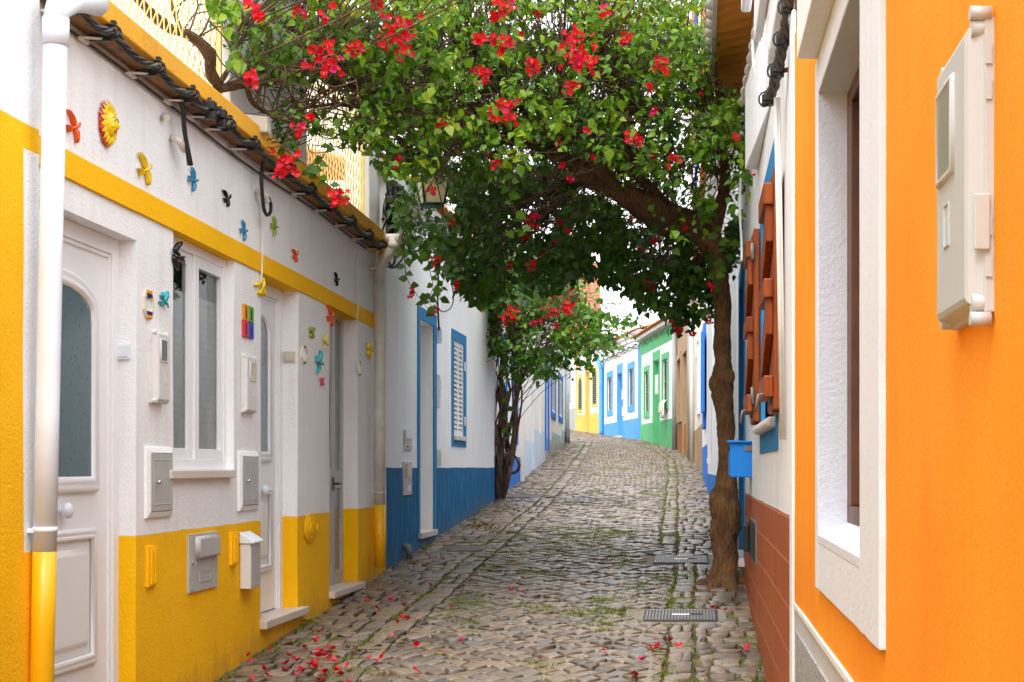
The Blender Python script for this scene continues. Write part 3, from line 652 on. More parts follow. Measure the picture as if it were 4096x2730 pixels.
# ---- meter boxes and cabinets
def meter_box(f, s0, s1, z0, z1, dp, label, win=(.42, .86, .66, .90), wmat='grey_glass', group=None, mat='meter_white'):
    t = thing('meter_box', label, 'meter box', f.w((s0 + s1) / 2, z0, 0), group)
    W_, Hh = s1 - s0, z1 - z0
    mb = MB(); mb.rings([(rect(s0, s1, z0, z1), .0), (rect(s0, s1, z0, z1), dp * .35), (rect(s0, s1, z0, z1, .004), dp * .36), (rect(s0, s1, z0, z1, .012), dp * .9), (rect(s0, s1, z0, z1, .020), dp)], lambda x, y, q: f.w(x, y, q), True)
    for fc in range(len(mb.sm)): mb.sm[fc] = False
    mb.build('body', mat, t, bevel=.003)
    for a in (s0 + .012, s1 - .012):
        for b in (z0 + .012, z1 - .012): mb = MB(); mb.tube([f.w(a, b, 0), f.w(a, b, dp * .8)], .012, 10); mb.build('corner_screw', mat, t)
    if win:
        a, b, c, d = s0 + W_ * win[0], s0 + W_ * win[1], z0 + Hh * win[2], z0 + Hh * win[3]
        mb = MB(); mb.rings([(rect(a, b, c, d), dp - .001), (rect(a, b, c, d, .003), dp + .005), (rect(a, b, c, d, .008), dp + .006), (rect(a, b, c, d, .010), dp + .002)], lambda x, y, q: f.w(x, y, q)); mb.build('window_rim', mat, t)
        mb = MB(); mb.prism(rect(a, b, c, d, .007), f.fn(), dp + .0005, dp + .004); mb.build('viewing_window', wmat, t)
    mb = MB(); a, b = s0 + W_ * .52, s0 + W_ * .68; c, d = z0 + Hh * .28, z0 + Hh * .44
    for q in ((a, b, c, c + .003), (a, b, d - .003, d), (a, a + .003, c + .003, d - .003), (b - .003, b, c + .003, d - .003)): f.box(mb, *q, dp - .002, dp + .0018)
    for k in (.12, .26, .72, .84): f.box(mb, s0 - .003, s0 + .002, z0 + Hh * k, z0 + Hh * (k + .07), dp * .1, dp * .32)
    mb.build('latch', mat, t)
    return t
s0 = L.S(341); dp = .045; s1 = L.S(393, dp); z0, z1 = L.Z(341, 926), L.Z(341, 757)
meter_box(L, s0, s1, z0, z1, dp, 'pale meter box with dark window between the doorway and the white window', win=(.15, .68, .56, .89), wmat='dark_glass')
s0 = L.S(553); s1 = L.S(592, .035); z0, z1 = L.Z(553, 948), L.Z(553, 812)
meter_box(L, s0, s1, z0, z1, .035, 'pale meter box with beige window beneath the four-colour tile', win=(.26, .85, .54, .88), wmat='meter_beige')
def cabinet(u0, u1, v0, v1, label, f=L):
    s0, z0 = f.at(u0, v1); s1, z1 = f.S(u1), f.Z(u0, v0)
    t = thing('utility_cabinet', label, 'cabinet', f.w((s0 + s1) / 2, z0, 0), 'grey metal cabinets in the white wall')
    mb = MB(); e = .03; mb.rings([(rect(s0, s1, z0, z1), .0), (rect(s0, s1, z0, z1, .005), .012), (rect(s0, s1, z0, z1, e), .022), (rect(s0, s1, z0, z1, e), .01)], lambda x, y, q: f.w(x, y, q))
    for i in range(len(mb.sm)): mb.sm[i] = False
    mb.build('frame', 'white', t)
    mb = MB(); f.box(mb, s0 + e + .003, s1 - e - .003, z0 + e + .003, z1 - e - .003, .004, .023); q = rect(s0, s1, z0, z1, e + .035)
    mb.rings([(rect(s0, s1, z0, z1, e + .03), .023), (rect(s0, s1, z0, z1, e + .034), .0255), (rect(s0, s1, z0, z1, e + .038), .023)], lambda x, y, h: f.w(x, y, h)); mb.build('door', 'alu', t, bevel=.002)
    mb = MB(); p = f.w(s0 + (s1 - s0) * .28, (z0 + z1) / 2, .022); mb.tube([p, p + f.n * .010], .008, 10); mb.ball(p + f.n * .014, .011, 10, 8); mb.build('knob', 'steel', t)
cabinet(331, 391, 1025, 1193, 'larger grey cabinet door with a round knob, left of the window sill')
cabinet(545, 589, 1036, 1176, 'smaller grey cabinet door with a round knob, right of the window sill')
# grey hatch low in the yellow dado
s0, z0 = L.at(430, 1364); s1, z1 = L.S(496), L.Z(430, 1229); t = thing('meter_hatch', 'grey rectangular meter hatch with raised cover set in the yellow dado', 'hatch', L.w(s0, z0, 0))
mb = MB(); L.box(mb, s0, s1, z0, z1, -.01, .010); L.box(mb, s0 + .012, s0 + .075, z0 + .012, z1 - .012, .0101, .014); mb.build('door', 'alu', t, bevel=.004)
mb = MB(); mb.rings([(rect(s0 + .105, s1 - .02, z0 + .165, z1 - .015), .0102), (rect(s0 + .11, s1 - .025, z0 + .17, z1 - .02), .03), (rect(s0 + .12, s1 - .035, z0 + .18, z1 - .03), .034)], lambda x, y, q: L.w(x, y, q), True); mb.build('raised_cover', 'alu', t)
mb = MB()
for (a, c) in ((s0 + .10, z0 + .115), (s1 - .10, z0 + .115)):
    for k in range(4): L.box(mb, a, a + .06, c + k * .011, c + k * .011 + .005, .0101, .014)
for q in ((s0 + .17, s1 - .13, z0 + .045, z0 + .049), (s0 + .17, s1 - .13, z0 + .095, z0 + .099), (s0 + .17, s0 + .174, z0 + .049, z0 + .095), (s1 - .134, s1 - .13, z0 + .049, z0 + .095)): L.box(mb, *q, .0101, .013)
mb.build('louvre', 'alu', t)
mb = MB(); p = L.w(s0 + .043, z0 + .15, .014); mb.tube([p, p + L.n * .005], .012, 12); mb.build('lock', 'steel', t)
def vent(u0, u1, v0, v1, label, f=L, mat='yellow', group='narrow vent covers in the yellow dado'):
    s0, z0 = f.at(u0, v1); s1, z1 = f.S(u1), f.Z(u0, v0); t = thing('vent_cover', label, 'vent', f.w(s0, z0, 0), group)
    mb = MB(); f.box(mb, s0, s1, z0, z1, -.005, .014); mb.build('plate', mat, t, bevel=.003)
    mb = MB(); w = (s1 - s0) / 5
    for k in (1, 3): f.box(mb, s0 + w * k, s0 + w * (k + 1), z0 + .012, z1 - .012, .0141, .022)
    mb.build('rib', mat, t, bevel=.002)
vent(335, 355, 1256, 1350, 'yellow ribbed vent cover left of the grey hatch')
vent(528, 541, 1224, 1300, 'yellow ribbed vent cover right of the grey hatch, beside the mailbox')
s, z = L.at(712, 1214); t = thing('round_vent', 'round yellow cap embossed in the dado between the two doors', 'vent', L.w(s, z, 0)); mb = MB()
for r0, r1, h in ((.15, .135, .008), (.115, .10, .014), (.065, .05, .02)):
    circ = lambda r: [(s + r * 1.02 * math.cos(2 * PI * k / 24), z + r * .66 * math.sin(2 * PI * k / 24)) for k in range(24)]
    mb.rings([(circ(r0), 0.0), (circ(r0 * .97), h), (circ(r1), h)], lambda x, y, q: L.w(x, y, q), True)
mb.build('cap', 'yellow', t); mb = MB(); L.box(mb, s + .15, s + .19, z - .02, z + .02, .0, .018); mb.build('latch', 'yellow', t, bevel=.003)
# mailbox
s0 = L.S(551); dpm = .06; s1 = L.S(598, dpm); z0, zs_ = L.Z(551, 1354), L.Z(551, 1250); zt = L.Z(551, 1228); t = thing('mailbox', 'small white wall mailbox with sloping lid on the yellow dado', 'mailbox', L.w(s0, z0, 0))
mb = MB(); L.box(mb, s0, s1, z0, zs_, 0, dpm); mb.build('body', 'meter_white', t, bevel=.004)
mb = MB(); L.box(mb, s0 + .012, s1 - .012, z0 + .012, zs_ - .02, dpm + .0005, dpm + .004); mb.build('front_panel', 'alu', t, bevel=.002)
mb = MB(); w = L.w; e = .008; mb.box8([w(s0 - e, zs_ + .001, 0), w(s1 + e, zs_ + .001, 0), w(s1 + e, zs_ + .001, dpm + .02), w(s0 - e, zs_ + .001, dpm + .02), w(s0 - e, zt + .012, 0), w(s1 + e, zt + .012, 0), w(s1 + e, zs_ + .012, dpm + .02), w(s0 - e, zs_ + .012, dpm + .02)]); mb.build('lid', 'pvc', t, bevel=.003)
# switches on the door reveals (they face down the street)
def reveal_plate(s, u0, u1, v0, v1, label, mat):
    x0, x1 = (u0 - U0) * s / F, (u1 - U0) * s / F; z0, z1 = HC + (V0 - v1) * s / F, HC + (V0 - v0) * s / F
    t = thing('bell_switch', label, 'switch', ((x0 + x1) / 2, s, z0), 'switch plates on the door reveals')
    mb = MB(); mb.box(x0, x1, s - .014, s + .002, z0, z1); mb.build('plate', mat, t, bevel=.004)
    mb = MB(); e = (x1 - x0) * .14; mb.box(x0 + e, x1 - e, s - .020, s - .0142, z0 + e * 1.2, z1 - e * .8); mb.build('rocker', mat, t, bevel=.003)
reveal_plate(s_d1[1] - .001, 264, 300, 790, 827, 'white square bell switch on the reveal of the nearest door', 'pvc')
reveal_plate(s_d2[1] - .001, 653, 679, 808, 833, 'beige bell switch on the reveal of the door behind the mailbox', 'meter_beige')
# ---- downpipes
t = thing('downpipe', 'tall white downpipe at the far left, painted yellow below', 'drainpipe', (-2.45, 6.1, 0))
def px(z): k = (z - H(-.31)) / 2.0; return -2.467 + .042 * k
mb = MB(); mb.tube([(px(z), 6.12, z) for z in (H(-.317), H(.2), H(.8), H(1.66))], .043, 20); mb.build('pipe', 'pvc', t)
mb = MB(); mb.tube([(px(z), 6.12, z) for z in (-.1, H(-.6), H(-.3175))], .0432, 20); mb.build('painted_pipe', 'pvc_yellow', t)
mb = MB(); xx = px(H(1.7)); mb.tube([(xx, 6.12, H(1.60)), (xx, 6.12, H(1.70))], .049, 20); mb.tube([(xx, 6.12, H(1.69)), (xx + .004, 6.13, H(1.74)), (xx + .03, 6.2, H(1.79)), (xx + .04, 6.3, H(1.82)), (xx + .045, 6.42, H(1.84))], .047, 20); mb.build('elbow', 'pvc', t)
mb = MB(); mb.tube([(px(H(-.24)), 6.12, H(-.245)), (px(H(-.24)), 6.12, H(-.225))], .046, 20); mb.box(-2.53, -2.46, 6.085, 6.10, H(-.245), H(-.228)); mb.build('bracket', 'pvc', t)
t = thing('downpipe', 'white downpipe with an elbow and yellow foot where the yellow house meets the blue house', 'drainpipe', (-2.47, 12.7, 0)); d = 12.72
X = lambda u: (u - U0) * d / F
Zv = lambda v: HC + (V0 - v) * d / F
mb = MB(); mb.tube([(X(872), d, Zv(1160)), (X(873), d, Zv(900)), (X(871), d, Zv(640))], .044, 16); mb.build('pipe', 'pvc_old', t)
mb = MB(); mb.tube([(X(874), d, Zv(1304)), (X(872), d, Zv(1161))], .046, 16); mb.build('painted_pipe', 'pvc_yellow', t)
mb = MB(); mb.tube([(X(871), d, Zv(642)), (X(872), d, Zv(615)), (X(885), d, Zv(592)), (X(902), d, Zv(575)), (X(906), d, Zv(560)), (X(906), d, Zv(548))], .044, 16); mb.tube([(X(906), d, Zv(573)), (X(906), d, Zv(556))], .05, 16); mb.tube([(X(876), d + .05, Zv(548)), (X(924), d - .02, Zv(550))], .042, 14); mb.build('elbow', 'pvc_old', t)
mb = MB(); mb.tube([(X(871), d, Zv(645)), (X(871), d, Zv(640))], .048, 16); mb.tube([(X(872), d, Zv(1134)), (X(872), d, Zv(1130))], .048, 16); mb.box(-2.55, -2.5, d - .01, d + .01, Zv(1134), Zv(1128)); mb.build('bracket', 'pvc_old', t)
# ---- cables
def path_on(f, pts, o): return [f.w(*f.at(u, v, o), o) for u, v in pts]
def smooth_pts(P, n=6):
    P = [Vector(p) for p in P]; out = []
    for i in range(len(P) - 1):
        a, b, c, d = P[max(i - 1, 0)], P[i], P[i + 1], P[min(i + 2, len(P) - 1)]
        for k in range(n):
            t = k / n; out.append(.5 * ((2 * b) + (c - a) * t + (2 * a - 5 * b + 4 * c - d) * t * t + (3 * b - a - 3 * c + d) * t ** 3))
    return out + [P[-1]]
t = thing('cable_bundle', 'twisted bundle of black cables clamped under the yellow cornice', 'cables', L.w(9, H(1.8), .1))
cl_s = [6.35, 6.72, 7.28, 7.78, 8.12, 8.40, 8.88, 9.55, 10.2, 10.8, 11.4, 12.0, 12.5]
def bz(s):
    for a, b in zip(cl_s, cl_s[1:]):
        if a <= s <= b: k = (s - a) / (b - a); return H(1.812) - .035 * 4 * k * (1 - k)
    return H(1.812)
for ph in range(4):
    mb = MB(); P = []; s = 6.3
    while s < 12.55: th = s * 17 + ph * PI / 2; P.append(L.w(s, bz(s) + .011 * math.sin(th), .125 + .011 * math.cos(th))); s += .05
    mb.tube(P, .0085, 6); mb.build('strand', 'black' if ph != 2 else 'cable_grey', t)
for i, s in enumerate(cl_s):
    mb = MB(); z = bz(s); p = L.w(s, z, .125)
    for k in range(2): mb.tube([L.w(s + .02 * k - .01 + .012 * math.cos(th), z + .026 * math.sin(th), .125 + .026 * math.cos(th)) for th in [2 * PI * j / 10 for j in range(11)]], .006, 5)
    L.box(mb, s - .014, s + .014, z + .020, z + .040, .112, .138); L.box(mb, s - .012, s + .012, z - .045, z - .015, .03, .12); mb.build('clamp', 'black', t)
    mb = MB(); L.box(mb, s - .09, s + .0, z - .058, z - .047, .01, .03); mb.tube([L.w(s - .08, z - .05, .02), L.w(s, z - .035, .09)], .006, 5); mb.build('bracket', 'pvc_old', t)
for i, s in enumerate((8.02, 8.20, 9.50, 9.62)):
    mb = MB(); z = bz(s); L.box(mb, s - .03, s + .03, z + .005, z + .05, .11, .165); mb.tube([L.w(s, z + .05, .135), L.w(s, z + .07, .135)], .011, 8); L.box(mb, s - .02, s + .02, z - .04, z + .0, .12, .165); mb.build('connector', 'black', t, bevel=.006)
mb = MB(); P = []; s = 6.3
while s < 12.6: P.append(L.w(s, H(1.762) + .008 * math.sin(s * 1.9) - .012 * math.sin(s * .9), .012)); s += .1
mb.tube(P, .007, 5); tag(center(mb.build('thin_cable', 'black')), 'thin black cable running along the wall under the bundle', 'cable')
mb = MB(); P = smooth_pts(path_on(L, [(412, 205), (420, 250), (424, 300), (432, 345), (439, 380)], .06)); mb.tube(P, .011, 6); P2 = smooth_pts(path_on(L, [(414, 205), (419, 252), (426, 305), (430, 345), (434, 380)], .075)); mb.tube(P2, .009, 6)
tag(center(mb.build('cable_tail', 'black')), 'black cable end hanging straight down beside the curved white pipe', 'cable')
mb = MB(); P = smooth_pts(path_on(L, [(605, 372), (601, 400), (602, 440), (606, 478), (613, 494), (621, 488), (622, 470), (617, 455)], .06)); mb.tube(P, .011, 6)
tag(center(mb.build('cable_loop', 'black')), 'black cable looped back into the second curved white pipe', 'cable')
def stub(pts, label, r=.018):
    mb = MB(); mb.tube(smooth_pts(pts), r, 10); tag(center(mb.build('wall_conduit', 'pvc_old')), label, 'pipe', 'white pipe stubs in the wall')
def onw(u, v, o): s, z = L.at(u, v, o); return L.w(s, z, o)
stub([onw(393, 316, -.01), onw(403, 319, .03), onw(416, 330, .05), onw(425, 346, .055)], 'curved white pipe stub next to the straight black cable')
stub([onw(586, 439, -.01), onw(597, 442, .03), onw(608, 450, .045), onw(614, 464, .05)], 'curved white pipe stub holding the looped black cable')
stub([onw(372, 265, -.01), onw(384, 271, .035)], 'short open white pipe stub right of the sun ornament', .016)
stub([onw(845, 612, -.01), onw(855, 616, .03), onw(864, 612, .05), onw(866, 585, .05), onw(866, 570, .05)], 'bent white pipe stub beside the downpipe elbow', .012)
for pts, lb in (([(602, 470), (603, 560), (602, 615), (600, 650)], 'thin cream cord running down the wall below the looped cable'), ([(823, 560), (821, 640), (823, 700), (820, 735)], 'thin cream cord running down the wall near the second downpipe')):
    mb = MB(); mb.tube(smooth_pts(path_on(L, pts, .02)), .0055, 5); tag(center(mb.build('thin_rope', 'cream')), lb, 'rope')
# ---- ceramic birds, sun, tiles
def bird(u, v, size, ang, mat, label, flip=1, style=0, o=.02):
    s, z = L.at(u, v); t = thing('ceramic_bird' if style != 2 else 'ceramic_butterfly', label, 'wall ornament', L.w(s, z, 0), 'ceramic birds and butterflies on the white wall')
    size *= .60; ca, sa = math.cos(ang), math.sin(ang)
    def T(x, y, h): x *= flip; X_, Y_ = x * ca - y * sa, x * sa + y * ca; return L.w(s + X_ * size * 1.6, z + Y_ * size, h * size + .004)
    mb = MB()
    def wing(pts, h0, h1):
        n = len(pts); c = (sum(p[0] for p in pts) / n, sum(p[1] for p in pts) / n); vs = []
        for k, hh in ((1, 0), (.97, .06), (.78, .11), (.4, .14)):
            vs += [T(c[0] + (x - c[0]) * k, c[1] + (y - c[1]) * k, (hh + .16 * math.hypot(x, y)) if hh else 0) for x, y in pts]
        fs = [(k * n + i, k * n + (i + 1) % n, (k + 1) * n + (i + 1) % n, (k + 1) * n + i) for k in (0, 1, 2) for i in range(n)] + [tuple(range(3 * n, 4 * n))]
        mb.add(vs, fs, False)
    if style == 2:                                          # butterfly
        for sg in (1, -1):
            wing([(.02 * sg, .02), (.18 * sg, .48), (.42 * sg, .52), (.50 * sg, .30), (.34 * sg, .08)], .05, .15); wing([(.02 * sg, -.02), (.32 * sg, .02), (.42 * sg, -.20), (.26 * sg, -.42), (.10 * sg, -.30)], .05, .12)
        mb.tube([T(0, -.28, .12), T(0, -.1, .17), T(0, .15, .18), T(0, .34, .14)], [.02 * size, .05 * size, .055 * size, .03 * size], 8)
    else:
        mb.tube([T(-.50, .0, .05), T(-.28, .0, .13), T(-.05, .02, .2), T(.16, .04, .2), T(.27, .08, .17), T(.38, .11, .15), T(.48, .10, .12)], [.03 * size, .06 * size, .10 * size, .10 * size, .065 * size, .07 * size, .012 * size], 10)
        if style == 0:
            wing([(.16, .05), (.20, .20), (.14, .42), (-.02, .66), (-.26, .88), (-.17, .62), (-.12, .40), (-.14, .20), (-.10, .05)], .08, .18); wing([(.16, -.02), (.22, -.20), (.14, -.40), (-.06, -.58), (-.28, -.74), (-.20, -.50), (-.14, -.32), (-.14, -.15), (-.08, -.03)], .08, .18)
        else:
            wing([(.14, .06), (.08, .26), (-.06, .48), (-.28, .66), (-.52, .80), (-.40, .54), (-.30, .34), (-.22, .18), (-.08, .05)], .08, .18); wing([(.14, -.0), (.10, -.2), (-.04, -.36), (-.24, -.48), (-.46, -.56), (-.36, -.36), (-.26, -.2), (-.12, -.06)], .10, .18)
        wing([(-.24, .04), (-.46, .16), (-.74, .24), (-.56, .04), (-.72, -.14), (-.46, -.10), (-.24, -.04)], .05, .08)
    for i in range(len(mb.sm)): mb.sm[i] = True
    mb.build('body', mat, t)
B_ = [(167, 292, .135, .5, 'orange_c', 'glossy orange ceramic bird nearest the tall white downpipe', 1, 0), (331, 389, .155, .55, 'yellow_c', 'yellow ceramic bird with spread wings right below the sun ornament', 1, 0),
      (442, 416, .125, .15, 'blue_c', 'blue ceramic bird below the straight black cable', 1, 0), (520, 455, .12, .6, 'black_c', 'black ceramic bird on the plain wall between two blue birds', 1, 1),
      (558, 532, .12, .25, 'blue_c', 'blue ceramic bird just above the yellow band, left of the cream cord', 1, 0), (628, 523, .125, .1, 'green_c', 'olive green ceramic bird above the yellow band', 1, 0),
      (677, 585, .12, .7, 'orange_c', 'orange-red ceramic bird above the yellow band, between the green and black birds', 1, 1), (772, 643, .125, .3, 'black_c', 'small black ceramic bird nearest the second downpipe', 1, 1),
      (399, 586, .16, -.2, 'black_c', 'black ceramic bird at the top left corner of the window', -1, 0), (374, 697, .115, -.9, 'teal_c', 'teal ceramic bird above the meter box with the dark window', 1, 1),
      (597, 655, .17, 1.2, 'yellow_c', 'yellow ceramic bird under the yellow band at the door corner', 1, 1), (756, 724, .17, .6, 'orange_c', 'orange ceramic bird at the top corner of the aluminium door', 1, 0),
      (713, 766, .14, .1, 'green_c', 'lime green ceramic butterfly between the second and third doors', 1, 2), (745, 790, .13, -.5, 'lemon_c', 'pale yellow ceramic bird left of the aluminium door', 1, 0),
      (731, 836, .17, -.3, 'teal_c', 'dark teal ceramic bird, lowest bird left of the aluminium door', 1, 0), (738, 878, .10, .1, 'pink_c', 'tiny pink and white butterfly, lowest ornament on the wall', 1, 2),
      (846, 808, .19, -.3, 'yellow_c', 'large yellow ceramic butterfly right of the aluminium door', 1, 2)]
for b_ in B_: bird(*b_[:6], flip=b_[6], style=b_[7])
s, z = L.at(241, 285); r = .082; t = thing('sun_ornament', 'ceramic smiling sun with red-tipped rays on the white wall', 'wall ornament', L.w(s, z, 0))
def petal(mb, th, r0, r1, w, h0, h1):
    c, q = math.cos(th), math.sin(th); pts = [(r0, -w, h0), (r0 + (r1 - r0) * .55, -w * .9, h1), (r1, 0, h0), (r0 + (r1 - r0) * .55, w * .9, h1), (r0, w, h0), (r0 + (r1 - r0) * .5, 0, h1 + .008)]
    mb.add([L.w(s + (x * c - y * q) * .86, z + x * q + y * c, h) for x, y, h in pts], [(0, 1, 5), (1, 2, 5), (2, 3, 5), (3, 4, 5), (0, 5, 4)], True)
mb = MB()
for k in range(20): petal(mb, 2 * PI * k / 20, r * .7, r * (1.36 if k % 2 else 1.25), r * .24, .006, .018)
circ = lambda q, n=28: [(s + q * math.cos(2 * PI * k / n), z + q * math.sin(2 * PI * k / n)) for k in range(n)]
mb.rings([(circ(r * .92), .002), (circ(r * .9), .010), (circ(r * .7), .014)], lambda x, y, q: L.w(x, y, q), True); mb.build('red_rays', 'red', t)
mb = MB()
for k in range(20): petal(mb, 2 * PI * (k + .5) / 20, r * .58, r * 1.24, r * .21, .014, .027)
mb.build('yellow_rays', 'yellow_c', t)
mb = MB(); mb.rings([(circ(r * q), h) for q, h in ((.70, .012), (.69, .024), (.6, .036), (.42, .046), (.2, .051), (.03, .052))], lambda x, y, q: L.w(x, y, q), True)
mb.ball(L.w(s, z - r * .10, .054), (.012, r * .09, r * .16), 10, 8)
for sg in (-1, 1): mb.ball(L.w(s + sg * r * .3, z - r * .16, .040), (.012, r * .17, r * .15), 10, 8)
mb.build('face', 'yellow_c', t)
mb = MB()
for sg in (-1, 1): mb.ball(L.w(s + sg * r * .22, z + r * .16, .046), (.006, r * .105, r * .065), 10, 8)
mb.build('eye_white', 'white_c', t)
mb = MB()
for sg in (-1, 1):
    mb.ball(L.w(s + sg * r * .22, z + r * .16, .0515), (.003, r * .05, r * .058), 10, 8)
    mb.tube([L.w(s + sg * r * (.12 + .07 * k), z + r * (.24 + .07 * math.sin(PI * k / 3)), .047) for k in range(4)], .0022, 5)
mb.build('eye', 'black_c', t)
mb = MB(); mb.tube([L.w(s + r * .2 * k / 3, z - r * (.40 - .08 * abs(k / 3) ** 2), .045) for k in range(-3, 4)], [.002, .005, .007, .0065, .007, .005, .002], 8); mb.build('mouth', 'lip_c', t)
def plaque(u, v, w, h, label, oval=False):
    s, z = L.at(u, v); t = thing('tile_frame', label, 'wall ornament', L.w(s, z, 0), 'ceramic tile frames on the white wall')
    def loop(k):
        a, b = w / 2 * k if k <= 1 else w / 2 + k - 1, h / 2 * k; c = w * .26
        return [(s - a, z - b + c), (s - a + c, z - b), (s + a - c, z - b), (s + a, z - b + c), (s + a, z + b - c), (s + a - c, z + b), (s - a + c, z + b), (s - a, z + b - c)]
    mb = MB(); mb.rings([(loop(1), .0), (loop(.98), .010), (loop(.80), .012), (loop(.70), .008), (loop(.69), .002)], lambda x, y, q: L.w(x, y, q), False)
    for i in range(len(mb.sm)): mb.sm[i] = False
    mb.build('rim', 'cream_c', t)
    if not oval:
        for nm, mt, dz in (('blue_edge', 'ink_c', .30), ('orange_tip', 'tile_orange', .43)):
            for sg in (1, -1):
                mb = MB()
                for q in (-.13, .13): L.box(mb, s + w * (q - .13), s + w * (q + .13), z + sg * h * dz - .008, z + sg * h * dz + .008, .004, .0145)
                mb.build(nm, mt, t, bevel=.002)
    else:
        for sg in (1, -1): mb = MB(); L.box(mb, s - w * .2, s + w * .2, z + sg * h * .42 - .006, z + sg * h * .42 + .006, .004, .0145); mb.build('brown_edge', 'dark_wood', t, bevel=.002)
        mb = MB(); L.box(mb, s - w * .32, s + w * .32, z - h * .33, z + h * .33, .0015, .004); mb.build('plate', 'white_c', t)
plaque(338, 700, .135, .135, 'blank ceramic frame with orange and blue ends above the pale meter box')
plaque(697, 815, .15, .125, 'blank oval plaque with brown edges left of the aluminium door', True)
plaque(824, 846, .12, .115, 'blank small oval plaque right of the aluminium door', True)
s0, z0 = L.at(555, 773); s1, z1 = L.S(579), L.Z(555, 697); t = thing('wall_tile', 'square tile in four colours, each with a small dark standing figure', 'wall ornament', L.w(s0, z0, 0)); sm, zm = (s0 + s1) / 2, (z0 + z1) / 2
for (a, b, c, d, mt, nm) in ((s0, sm, zm, z1, 'tile_orange', 'orange_quarter'), (sm, s1, zm, z1, 'tile_green', 'green_quarter'), (s0, sm, z0, zm, 'tile_red', 'red_quarter'), (sm, s1, z0, zm, 'tile_blue', 'blue_quarter')):
    mb = MB(); L.box(mb, a + .001, b - .001, c + .001, d - .001, 0, .012); q = mb.build(nm, mt, t, bevel=.002)
    mb = MB(); x = (a + b) / 2; y = c + .012; k = d - c
    fig = [(-.14, 0), (.14, 0), (.10, .35), (.13, .5), (.06, .58), (.07, .66), (.0, .76), (-.07, .66), (-.06, .58), (-.12, .5), (-.10, .35)]
    mb.prism([(x + p * k, y + q_ * k) for p, q_ in fig], L.fn(), .0121, .0135); mb.build('figure', 'ink_c', q)
# ---- deep blue and white house
hC = thing('house', 'white house with deep blue dado, louvred window and blue-framed doorway', 'house', (-2.55, 16.8, 0))
dz = [LC.S(964), LC.S(995.5)]; dtop = LC.Z(995, 749); dbot = H(-.605)
wz = [LC.S(1041), LC.S(1064.6)]; wt, wb = LC.Z(1041, 781), LC.Z(1041, 1004)
def zC(s, z): return 'd' if z < H(0) and not (dz[0] - .05 < s < dz[1] + .05 and dbot - .02 < z) else 'w'
wall(LC, hC, 13.28, 20.4, -.2, H(2.36), [(dz[0], dz[1], dbot, dtop, .26), (wz[0], wz[1], wb, wt, .06)], zone=zC, names={'w': ('wall', 'white'), 'd': ('dado', 'blue_dado')}, zc=(H(0),), step=.4)
mb = MB(); a, b = LC.S(958.5), LC.S(1002); z1 = LC.Z(958.5, 701)
for q in ((a, dz[0], dbot, z1), (dz[1], b, dbot, z1), (dz[0], dz[1], dtop, z1)): LC.box(mb, *q, -.004, .008)
mb.build('door_surround', 'blue_trim', hC)
mb = MB(); LC.box(mb, dz[0] - .05, dz[1] + .1, dbot - .05, dbot + .006, -.26, .03); mb.build('step', 'marble', hC, bevel=.006)
mb = MB(); LC.box(mb, dz[0], dz[1], dbot, dtop, -.3, -.26); mb.build('door', 'upvc', hC)
mb = MB(); a, b = LC.S(1037), LC.S(1069.5); z1, z0 = LC.Z(1037, 755), LC.Z(1037, 1026)
for q in ((a, wz[0], z0, z1), (wz[1], b, z0, z1), (wz[0], wz[1], wt, z1), (wz[0], wz[1], z0, wb)): LC.box(mb, *q, -.004, .012)
wn = mb.build('window', 'blue_trim', hC)
def louvre(f, parent, s0, s1, z0, z1, o, n, mat='upvc', fmat=None, tilt=.03, leaves=2):
    w = (s1 - s0) / leaves
    for k in range(leaves):
        a, b = s0 + w * k + .004, s0 + w * (k + 1) - .004; e = min(.05, w * .12); mb = MB()
        for q in ((a, a + e, z0, z1), (b - e, b, z0, z1), (a + e, b - e, z0, z0 + e), (a + e, b - e, z1 - e, z1)): f.box(mb, *q, o - .02, o + .012)
        h = (z1 - z0 - 2 * e) / n
        for i in range(n):
            z = z0 + e + h * i; p = f.w
            mb.box8([p(a + e, z, o + .004), p(b - e, z, o + .004), p(b - e, z + .006, o + .012), p(a + e, z + .006, o + .012), p(a + e, z + h * .75, o - .02), p(b - e, z + h * .75, o - .02), p(b - e, z + h * .75 + .006, o - .014), p(a + e, z + h * .75 + .006, o - .014)])
        mb.build('shutter', fmat or mat, parent)
    mb = MB(); f.box(mb, s0, s1, z0, z1, o - .05, o - .045); mb.build('dark_room', 'dark', parent)
louvre(LC, wn, wz[0], wz[1], wb, wt, -.012, 19)
mb = MB(); LC.box(mb, wz[0] - .02, wz[1] + .03, wb - .035, wb + .012, -.05, .04); mb.build('sill', 'marble', wn, bevel=.005)
mb = MB()
for k in (.13, .72):
    for s in (wz[1],): LC.box(mb, s - .02, s + .05, wb + (wt - wb) * k, wb + (wt - wb) * k + .10, .0125, .02)
mb.build('hinge', 'pvc', wn, bevel=.003)
mb = MB(); LC.box(mb, 13.3, 20.42, H(2.36), H(2.46), -.1, .07); mb.build('cornice', 'white_worn', hC, bevel=.01)
